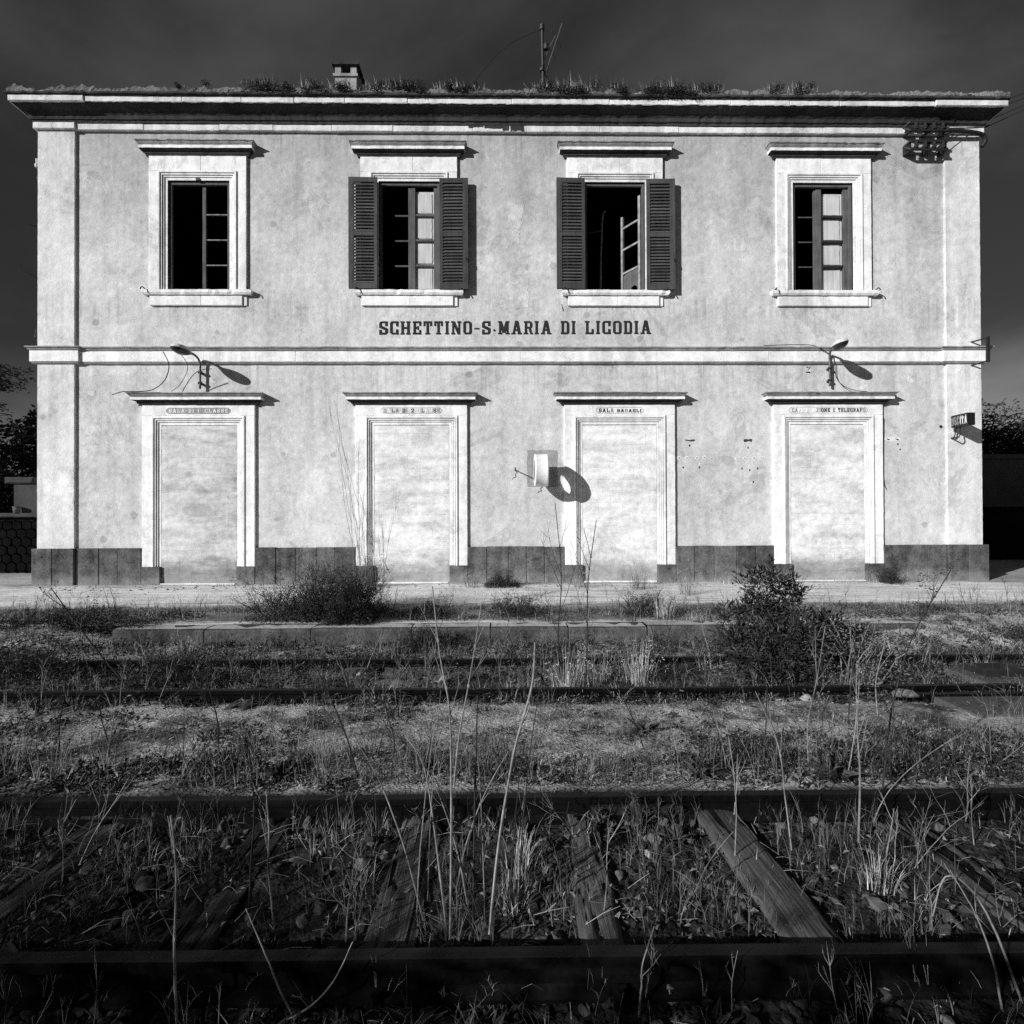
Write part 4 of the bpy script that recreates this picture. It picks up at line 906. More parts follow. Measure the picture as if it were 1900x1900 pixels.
# ------------------------------------------------------------------ vegetation helpers
class NB:
    def __init__(s): s.V = []; s.F = []; s.n = 0
    def add(s, V, F): s.V.append(V.reshape(-1, 3)); s.F.append(F+s.n); s.n += V.reshape(-1, 3).shape[0]
    def ribbons(s, base, az, h, bend, w, segs=3, saz=None):
        n = len(base); t = np.linspace(0, 1, segs+1); d = np.stack([np.cos(az), np.sin(az), 0*az], 1)
        sa = az+np.pi/2 if saz is None else saz; sd = np.stack([np.cos(sa), np.sin(sa), 0*sa], 1)
        zz = h[:, None]*t*(1-.45*np.clip(bend, 0, 1.6)[:, None]*t**2); xy = (bend*h)[:, None]*t**1.8
        c = base[:, None, :]+d[:, None, :]*xy[:, :, None]; c[:, :, 2] += zz
        ww = (w[:, None]*(1-t*.92)**.8)[:, :, None]*sd[:, None, :]*.5
        V = np.stack([c-ww, c+ww], 2)                                   # n, segs+1, 2, 3
        k = np.arange(segs)*2; q = np.stack([k, k+1, k+3, k+2], 1)
        F = (np.arange(n)[:, None, None]*(2*(segs+1))+q[None]).reshape(-1, 4); s.add(V, F)
    def leaves(s, p, d, nrm, L, w, fold=.25):
        d = d/np.linalg.norm(d, axis=1, keepdims=True); sd = np.cross(d, nrm); sd /= np.linalg.norm(sd, axis=1, keepdims=True)+1e-9; up_ = np.cross(sd, d)
        L = L[:, None]; w = w[:, None]
        V = np.stack([p, p+d*L*.45-sd*w*.5+up_*w*fold, p+d*L, p+d*L*.45+sd*w*.5+up_*w*fold, p+d*L*.5-up_*w*.06], 1)
        n = len(p); q = np.array([[0, 4, 1, 1], [4, 2, 1, 1], [0, 3, 4, 4], [4, 3, 2, 2]])[:, :3]
        F = (np.arange(n)[:, None, None]*5+q[None]).reshape(-1, 3); F = np.concatenate([F, F[:, :1]*0-1], 1); F[:, 3] = -1
        s.V.append(V.reshape(-1, 3)); Fo = F.copy(); Fo[:, :3] += s.n; s.F.append(Fo); s.n += n*5
    def build(s, name, mat, parent=None, loc=None):
        V = np.concatenate(s.V); F = np.concatenate(s.F); fs = [tuple(f[:3]) if f[3] < 0 else tuple(f) for f in F.tolist()]
        me = bpy.data.meshes.new(name); me.from_pydata(V.tolist(), [], fs); me.materials.append(M[mat]); me.update()
        o = obj(name, me, parent, loc)
        if parent is not None: o['kind'] = 'stuff'
        return o
def rnd(a, b, n): return RNG.uniform(a, b, n)
def rdir(n, zlo=-1, zhi=1):
    a = rnd(0, 2*np.pi, n); z = rnd(zlo, zhi, n); r_ = np.sqrt(np.clip(1-z*z, 0, 1)); return np.stack([r_*np.cos(a), r_*np.sin(a), z], 1)
def surf_z(x, y): return zplat(y) if (y > 6.64 and not (y < 7.2 and (x > 4.2 or x < -5))) else gz(x, y)
def branch(mb, p, d, L, r, depth, tips, rng, spread=.6, nb=3, wig=.12, up_=.12, sides=4, lo=.35):
    n = 5; pts = [Vector(p)]; d = Vector(d).normalized()
    for i in range(n):
        d = (d+Vector((rng.uniform(-wig, wig), rng.uniform(-wig, wig), rng.uniform(-wig, wig)+up_))).normalized(); pts.append(pts[-1]+d*(L/n))
    mb.tube(pts, [r*(1-.65*i/n) for i in range(n+1)], sides if depth > 0 else 3, False)
    tips.append((pts[-1], d, depth))
    if depth > 0:
        for k in range(nb):
            t_ = rng.uniform(lo, .97); i = min(n-1, int(t_*n)); q = pts[i].lerp(pts[i+1], t_*n-i)
            o = Vector((rng.uniform(-1, 1), rng.uniform(-1, 1), rng.uniform(-.3, .9))).normalized(); bd = (d*(1-spread)+o*spread*1.1).normalized()
            branch(mb, q, bd, L*rng.uniform(.35, .6), r*.55, depth-1, tips, rng, spread, nb, wig, up_, sides, lo)
    return pts
def leaf_at(nb, tips, n_per, L, w, rng_spread=.05, zlo=-.4, zhi=.9):
    P = np.repeat(np.array([tuple(t_[0]) for t_ in tips]), n_per, 0); n = len(P)
    if n == 0: return
    nb.leaves(P+rdir(n)*rnd(0, rng_spread, n)[:, None], rdir(n, zlo, zhi), rdir(n, .1, 1), rnd(L*.6, L*1.25, n), rnd(w*.7, w*1.2, n))

# ------------------------------------------------------------------ stones
import bmesh
def stone_mesh(name, seed, mat, flat=.65):
    bm = bmesh.new(); n = 15
    for q in RNG.normal(size=(n, 3)):
        q = q/np.linalg.norm(q)*random.uniform(.78, 1.08); bm.verts.new((q[0], q[1]*.85, q[2]*flat))
    r_ = bmesh.ops.convex_hull(bm, input=bm.verts); bmesh.ops.delete(bm, geom=[g_ for g_ in r_['geom_interior'] if isinstance(g_, bmesh.types.BMVert)], context='VERTS')
    bmesh.ops.bevel(bm, geom=list(bm.edges), offset=.06, segments=1, affect='EDGES')
    me = bpy.data.meshes.new(name); bm.to_mesh(me); bm.free(); me.materials.append(M[mat]); return me
SM = [stone_mesh('ballast_stone', i, 'stone', random.uniform(.5, .85)) for i in range(12)]; PM = [stone_mesh('pale_stone', 20+i, 'pale_stone', random.uniform(.5, .75)) for i in range(6)]
def put_stone(meshes, name, x, y, s, label, group, sink=.3):
    o = obj(name, random.choice(meshes), None, (x, y, surf_z(x, y)+s*(.5-sink)), (random.uniform(-.4, .4), random.uniform(-.4, .4), random.uniform(0, 6.3))); o.scale = (s, s*random.uniform(.75, 1.1), s*random.uniform(.7, 1.1)); return tag(o, label, 'stone', group)
def on_tie(x): return any(abs(x-q[0]) < q[1]*.5+.02 for q in SL)
cnt = 0
while cnt < 250:
    y = random.uniform(1.93, 2.82); x = random.uniform(-1.0, 1.06)*y
    if on_tie(x) and random.random() < (.95 if .9 < x < 1.2 else .5): continue
    put_stone(SM, 'ballast_stone', x, y, random.choice((.018, .022, .028, .034, .044)), 'dark lava ballast stone between the two near rails', 'ballast stones of the near track'); cnt += 1
for k in range(45):
    y = random.uniform(1.52, 1.80); x = random.uniform(-.95, .98)*y
    put_stone(SM, 'ballast_stone', x, y, random.choice((.025, .032, .04, .055)), 'dark lava stone in front of the nearest rail', 'stones in front of the nearest rail')
for x, y, s, lab in ((-1.32, 5.25, .09, 'pale rock by the rear far rail, left of centre'), (-.55, 5.05, .12, 'large grey rock between the far rails left of centre'), (.30, 5.08, .10, 'pale upright rock between the far rails near the middle'), (1.32, 3.88, .05, 'pale stone on the bare earth right of centre'), (2.35, 4.42, .10, 'rounded pale rock in front of the right leafy bush'), (2.12, 4.42, .06, 'smaller pale rock left of the rounded rock by the leafy bush'),
                      (4.42, 6.05, .07, 'dark-topped stone on the earth ramp at the right'), (-.02, 4.45, .06, 'pale stone just in front of the front far rail, in the middle'), (.10, 2.18, .05, 'pale block of stone among the tall dry stalks'), (1.40, 2.42, .055, 'whitish stone right of the palest sleeper'), (1.02, 1.66, .045, 'pale stone at the bottom edge right of centre'), (1.32, 1.70, .05, 'pale rounded stone at the bottom right in front of the rail'),
                      (-.62, 2.45, .06, 'grey block leaning by the cracked sleeper left of the stalks'), (-.75, 2.12, .05, 'grey stone left of the cracked sleeper'), (.62, 2.50, .045, 'whitish stone left of the palest sleeper'), (4.05, 5.25, .06, 'pale stone near the open steel box'), (3.86, 5.30, .045, 'small pale stone left of the open steel box')):
    put_stone(PM, 'pale_stone', x, y, s*.66, lab, None, .2)
# fine gravel: uncountable
ico = [(0, .53, .85), (0, .53, -.85), (0, -.53, .85), (0, -.53, -.85), (.53, .85, 0), (.53, -.85, 0), (-.53, .85, 0), (-.53, -.85, 0), (.85, 0, .53), (-.85, 0, .53), (.85, 0, -.53), (-.85, 0, -.53)]
icf = np.array([(0,2,8),(0,8,4),(0,4,6),(0,6,9),(0,9,2),(1,3,11),(1,11,6),(1,6,4),(1,4,10),(1,10,3),(2,7,5),(2,5,8),(2,9,7),(3,10,5),(3,5,7),(3,7,11),(4,8,10),(5,10,8),(6,11,9),(7,9,11)])
def gravel(name, label, mat, zones):
    Ps, Ss = [], []
    for (n, y0, y1, k, s0, s1) in zones:
        for _ in range(n):
            y = random.uniform(y0, y1); x = random.uniform(-k, k)*y+.1
            if fbm(x*1.1, y*1.4, 9, 3) < random.uniform(-.5, .15): continue
            s = random.uniform(s0, s1)*random.choice((.5, .7, 1)); Ps.append((x, y, surf_z(x, y)+s*.15)); Ss.append(s)
    n = len(Ps); base = np.array(ico)[None]*rnd(.55, 1.35, n*36).reshape(n, 12, 3)
    a = rnd(0, 6.28, n); c, s_ = np.cos(a), np.sin(a); rx = base[:, :, 0]*c[:, None]-base[:, :, 1]*s_[:, None]; ry = base[:, :, 0]*s_[:, None]+base[:, :, 1]*c[:, None]
    V = np.stack([rx, ry, base[:, :, 2]*.62], 2)*np.array(Ss)[:, None, None]+np.array(Ps)[:, None, :]
    F = (np.arange(n)[:, None, None]*12+icf[None]).reshape(-1, 3)
    me = bpy.data.meshes.new(name); me.from_pydata(V.reshape(-1, 3).tolist(), [], F.tolist()); me.materials.append(M[mat]); me.update()
    return tag(obj(name, me), label, 'gravel', None, 'stuff')
gravel('ballast_gravel', 'small dark lava ballast filling the track beds', 'gravel', ((3600, 1.90, 2.84, 1.0, .008, .022), (1400, 1.5, 1.8, 1.0, .010, .028), (2600, 4.4, 6.2, .95, .012, .03)))
gravel('pale_gravel', 'pale grit scattered over the bare earth and paving', 'pale_stone', ((3200, 2.95, 4.4, .95, .003, .013), (500, 4.5, 6.3, .95, .006, .018), (700, 9.3, 10.0, .8, .008, .03), (350, 7.4, 9.3, .85, .006, .02)))

# ------------------------------------------------------------------ ground cover (uncountable)
def cover(name, label, mat, zones, kind='grass'):
    nb = NB()
    for (ncl, y0, y1, k, per, h0, h1, w0, b0, b1, rad, thr) in zones:
        for _ in range(ncl):
            y = random.uniform(y0, y1); x = random.uniform(-k, k)*y+.1
            if 1.9 < y < 2.85 and on_tie(x) and random.random() < .85: continue
            if fbm(x*.8+7, y*1.2, 4, 3) < thr+random.uniform(-.15, .15): continue
            n = max(3, int(per*random.uniform(.4, 1.5))); hs = random.uniform(.6, 1.25)
            r_ = rad*np.sqrt(rnd(0, 1, n)); a = rnd(0, 6.28, n); px, py = x+r_*np.cos(a), y+r_*np.sin(a); zc = surf_z(x, y)-.006
            B_ = np.stack([px, py, np.full(n, zc)], 1)
            nb.ribbons(B_, a+rnd(-.8, .8, n), rnd(h0, h1, n)*hs, rnd(b0, b1, n), rnd(w0*.6, w0*1.3, n), 3)
    return tag(nb.build(name, mat), label, kind, None, 'stuff')
# ncl, y0, y1, k, per, h0, h1, w, bend0, bend1, radius, threshold
cover('dry_grass', 'sparse pale dry grass over the tracks and platform edge', 'straw', (
    (20, 1.95, 2.80, .95, 12, .03, .11, .0026, .2, 1.3, .05, -.05), (60, 2.95, 3.5, .95, 10, .02, .08, .003, .3, 1.4, .05, 0), (60, 3.4, 4.4, .95, 8, .02, .07, .003, .3, 1.4, .05, .05),
    (80, 4.45, 5.6, .95, 20, .06, .20, .0040, .2, 1.2, .07, .06), (50, 5.65, 6.35, .9, 20, .06, .18, .0040, .2, 1.2, .07, .04), (120, 6.7, 7.6, .9, 18, .03, .13, .005, .2, 1.1, .10, -.05), (20, 9.75, 9.95, .75, 20, .05, .2, .006, .1, .7, .10, -.1), (24, 1.5, 1.8, .9, 8, .03, .10, .004, .2, 1.2, .05, 0)))
cover('faded_grass', 'dull half-dead grass and weeds along the tracks', 'straw_dull', (
    (45, 1.95, 2.80, .95, 14, .02, .09, .003, .2, 1.4, .06, -.1), (260, 2.93, 3.5, .95, 20, .015, .07, .004, .3, 1.5, .07, -.15), (220, 3.4, 4.4, .95, 16, .012, .05, .004, .3, 1.5, .07, -.05),
    (200, 4.4, 5.7, .95, 24, .03, .13, .0045, .3, 1.4, .09, -.1), (150, 5.65, 6.4, .95, 24, .04, .14, .0045, .3, 1.4, .09, -.15), (260, 6.7, 7.7, .9, 26, .03, .12, .006, .2, 1.1, .12, -.2), (60, 5.7, 7.4, 1.0, 20, .03, .12, .005, .2, 1.1, .1, -.3)))
cover('green_weeds', 'low dark green weeds and moss between the rails', 'leaf_mid', (
    (120, 1.95, 2.80, .97, 12, .02, .07, .009, .5, 1.6, .05, -.1), (520, 2.93, 3.45, .97, 14, .015, .06, .009, .6, 1.7, .06, -.2), (260, 3.4, 4.45, .97, 10, .01, .045, .009, .6, 1.7, .06, -.02),
    (420, 4.4, 5.7, .97, 18, .03, .13, .010, .3, 1.4, .08, -.3), (300, 5.65, 6.4, .97, 18, .04, .16, .010, .3, 1.3, .09, -.3), (260, 6.72, 7.7, .95, 20, .03, .10, .010, .4, 1.4, .12, -.15), (60, 1.48, 1.8, .95, 10, .02, .09, .012, .5, 1.5, .05, -.1)), 'weeds')
def mats(name, label, mat, zones):
    nb = NB()
    for (ncl, y0, y1, xa, xb, per, hh, L, w, rad, thr) in zones:
        for _ in range(ncl):
            y = random.uniform(y0, y1); x = random.uniform(xa, xb)*y+.1
            if 1.9 < y < 2.85 and on_tie(x) and random.random() < .9: continue
            if fbm(x*1.1+3, y*1.5, 8, 3) < thr+random.uniform(-.2, .2): continue
            n = max(4, int(per*random.uniform(.5, 1.5))); k = random.uniform(.6, 1.4); r_ = rad*k*np.sqrt(rnd(0, 1, n)); a = rnd(0, 6.28, n)
            z = surf_z(x, y)+rnd(0, 1, n)**1.4*hh*k*np.clip(1.1-r_/(rad*k), .15, 1)
            nb.leaves(np.stack([x+r_*np.cos(a), y+r_*np.sin(a), z], 1), rdir(n, -.1, .9), rdir(n, .15, 1), rnd(L*.6, L*1.3, n), rnd(w*.7, w*1.3, n), .2)
    return tag(nb.build(name, mat), label, 'weeds', None, 'stuff')
mats('leafy_weeds', 'dark low leafy weeds crowding along the rails and curb', 'leaf', (
    (230, 2.93, 3.30, -.97, .97, 34, .06, .034, .014, .09, -.25), (150, 3.0, 3.7, .30, 1.0, 30, .07, .034, .014, .10, -.35), (120, 3.0, 4.2, -1.0, -.45, 30, .06, .034, .014, .10, -.3), (70, 3.5, 4.4, -.5, .4, 24, .04, .03, .012, .08, .0),
    (200, 4.38, 4.62, -.95, .97, 30, .09, .036, .013, .10, -.25), (260, 4.7, 5.65, -.97, .97, 36, .12, .036, .013, .12, -.25), (260, 5.68, 6.36, -.97, .97, 40, .16, .036, .013, .14, -.3), (230, 6.74, 7.5, -.95, .95, 40, .10, .034, .013, .16, -.2), (90, 5.6, 7.2, .6, 1.0, 30, .08, .034, .013, .14, -.2), (90, 1.95, 2.82, -.97, .97, 20, .04, .026, .011, .06, -.05), (60, 1.5, 1.8, -.97, .97, 22, .05, .032, .014, .06, -.1)))
mats('grey_weeds', 'greyish half-dry leafy weeds mixed through the ground cover', 'straw_dull', (
    (130, 2.93, 3.5, -.97, .97, 22, .05, .028, .010, .09, -.2), (90, 3.3, 4.4, -.97, .97, 18, .03, .024, .009, .08, -.05), (170, 4.4, 5.65, -.97, .97, 26, .12, .03, .009, .12, -.2), (160, 5.68, 6.36, -.97, .97, 26, .14, .03, .009, .12, -.25), (120, 6.74, 7.6, -.95, .95, 26, .09, .03, .01, .14, -.2), (70, 1.95, 2.82, -.97, .97, 16, .035, .024, .009, .06, -.05)))
for nm_, mt_, lab_, kk in (('fine_straw_stems', 'stalk', 'fine pale dry stems standing in a tangle across the tracks', 1.0), ('fine_grey_stems', 'straw_dull', 'fine grey dead stems tangled through the tracks', 1.2), ('fine_dark_twigs', 'twig', 'fine dark twigs standing among the dead stems', 1.0)):
    nb = NB()
    for (n, y0, y1, h0, h1, w0, thr) in ((620, 1.93, 2.82, .04, .26, .0014, -.2), (460, 2.94, 3.5, .06, .34, .0018, -.25), (200, 3.4, 4.4, .05, .25, .0022, -.05), (200, 4.4, 5.65, .10, .42, .0030, -.05), (140, 5.66, 6.4, .10, .38, .0034, -.05), (240, 6.7, 7.6, .10, .40, .0045, -.2), (80, 1.5, 1.8, .05, .22, .0022, -.2)):
        if mt_ == 'twig' and y0 < 2.9: n = n//4
        for _ in range(int(n*kk)):
            y = random.uniform(y0, y1); x = random.uniform(-.98, .98)*y+.1
            if 1.9 < y < 2.85 and on_tie(x) and random.random() < .85: continue
            if fbm(x*1.3+1, y*1.6, 6, 3) < thr+random.uniform(-.25, .25): continue
            k = random.randint(1, 3); h = random.uniform(h0, h1)*random.choice((.6, 1, 1)); a0 = random.uniform(0, 6.28); B_ = np.tile([x, y, surf_z(x, y)-.005], (k, 1)); az = a0+rnd(-1.2, 1.2, k); hh = rnd(.75, 1.1, k)*h; bd = rnd(.02, .55, k)
            nb.ribbons(B_, az, hh, bd, np.full(k, w0*random.uniform(.7, 1.3)), 4, rnd(-.6, .6, k))
            for _s in range(random.randint(0, 4)):          # little side shoots near the tip
                t_ = rnd(.45, .9, k); c = B_+np.stack([np.cos(az)*bd*hh*t_**1.8, np.sin(az)*bd*hh*t_**1.8, hh*t_*(1-.45*bd*t_**2)], 1); nb.ribbons(c, az+rnd(1.0, 5.0, k), hh*rnd(.15, .35, k), rnd(.3, 1.1, k), np.full(k, w0*.7), 2, rnd(-.6, .6, k))
    tag(nb.build(nm_, mt_), lab_, 'stems', None, 'stuff')
nb = NB()                                          # straw lying about
for (n, y0, y1, l0, l1) in ((330, 1.92, 2.84, .03, .16), (900, 2.93, 4.45, .02, .14), (520, 4.45, 6.3, .05, .25), (60, 1.5, 1.8, .03, .12), (420, 6.7, 7.7, .04, .2)):
    y = rnd(y0, y1, n); x = rnd(-.98, .98, n)*y+.1; z = np.array([surf_z(a, b) for a, b in zip(x, y)])+rnd(.004, .035, n); a = rnd(0, 6.28, n); L = rnd(l0, l1, n)
    p = np.stack([x, y, z], 1); d = np.stack([np.cos(a), np.sin(a), rnd(-.12, .25, n)], 1); sd = np.stack([-np.sin(a), np.cos(a), 0*a], 1)*rnd(.0006, .0016, n)[:, None]
    m_ = p+d*L[:, None]*.5+np.stack([0*a, 0*a, rnd(0, .02, n)], 1); e = p+d*L[:, None]
    V = np.stack([p-sd, p+sd, m_+sd, m_-sd, e+sd*.6, e-sd*.6], 1); q = np.array([[0, 1, 2, 3], [3, 2, 4, 5]]); nb.add(V, (np.arange(n)[:, None, None]*6+q[None]).reshape(-1, 4))
tag(nb.build('straw_litter', 'straw'), 'broken straw lying over ballast and earth', 'straw', None, 'stuff')

nb = NB()                                          # curled dead leaves caught among the stones
for (n, y0, y1) in ((520, 1.93, 2.82), (160, 2.95, 3.5), (120, 1.5, 1.8), (200, 4.4, 6.3)):
    y = rnd(y0, y1, n); x = rnd(-.98, .98, n)*y+.1; ok = np.array([fbm(a*2.2, b*2.2, 3, 3) > random.uniform(-.3, .25) for a, b in zip(x, y)]); x, y = x[ok], y[ok]; m_ = len(x)
    z = np.array([surf_z(a, b) for a, b in zip(x, y)])+rnd(.005, .035, m_); nb.leaves(np.stack([x, y, z], 1), rdir(m_, -.2, .7), rdir(m_, .1, 1), rnd(.014, .042, m_), rnd(.006, .020, m_), .45)
tag(nb.build('dead_leaves', 'straw_dull'), 'curled dead leaves caught among ballast and weeds', 'leaves', None, 'stuff')

# ------------------------------------------------------------------ individual plants
def plant(name, label, cat, x, y, group=None): return thing(name, label, cat, (x, y, surf_z(x, y)-.01), 0, group)
def stalk(pts, r0, r1, forks, seed, mat='stalk', name='stem', parent=None, sides=6):
    """a dry stem through points (given from the base) with forked upper branches"""
    rng = random.Random(seed); pp = curve(pts, 5); n = len(pp)-1; mb = MB()
    mb.tube([q+Vector((rng.uniform(-.0007, .0007), rng.uniform(-.0007, .0007), 0)) for q in pp], [r0+(r1-r0)*i/n for i in range(n+1)], sides, True)
    tips = []
    for t_, L, sp in forks:
        i = min(n-1, int(t_*n)); q = pp[i]; d = (pp[i+1]-pp[i]).normalized(); sgn = rng.choice((-1, 1))
        branch(mb, q, d+Vector((sgn*sp, rng.uniform(-sp, sp), .1)), L, r1*.9, 1, tips, rng, .5, 2, .08, .10, 4, .5)
        mb.tube([q-d*.006, q+d*.006], r0*1.15, 5)
    o = mb.build(name, mat, parent); return tips+[(pp[-1], Vector((0, 0, 1)), 0)]
# tall fennel stalks in the middle
p = plant('tall_fennel', 'tallest pair of forked dry stalks in the middle, rising in front of the station doors', 'weed', -.198, 2.03)
stalk([(0, 0, 0), (.005, 0, .42), (.0, .01, .80), (-.035, .01, 1.02), (-.06, .0, 1.26)], .0050, .0020, ((.62, .18, .5), (.80, .14, .5), (.5, .12, .6)), 1, 'stalk', 'stem', p)
stalk([(.015, 0, .55), (.035, .0, .74), (.075, .01, .95), (.115, .0, 1.20)], .0042, .0018, ((.6, .12, .5), (.85, .08, .5)), 2, 'stalk', 'branch', p)
stalk([(-.01, .02, 0), (-.05, .01, .35), (-.09, .0, .62), (-.16, .0, .74)], .0045, .0018, ((.7, .16, .6),), 3, 'stalk', 'stem', p)
p = plant('dry_stalk', 'single leaning dry stalk with a broken top just right of the tallest pair', 'weed', -.062, 2.03)
stalk([(0, 0, 0), (.03, .0, .30), (.09, .01, .66), (.155, .0, .90), (.168, 0, 1.06)], .0054, .0042, ((.62, .08, .6),), 4, 'stalk', 'stem', p)
p = plant('dry_stalk', 'dark thinner stalk between the forked pair and the broken leaning one', 'weed', -.12, 2.08)
stalk([(0, 0, 0), (.005, .0, .35), (.012, .01, .62), (.02, .0, .86)], .005, .0025, ((.55, .10, .6),), 5, 'twig', 'stem', p)
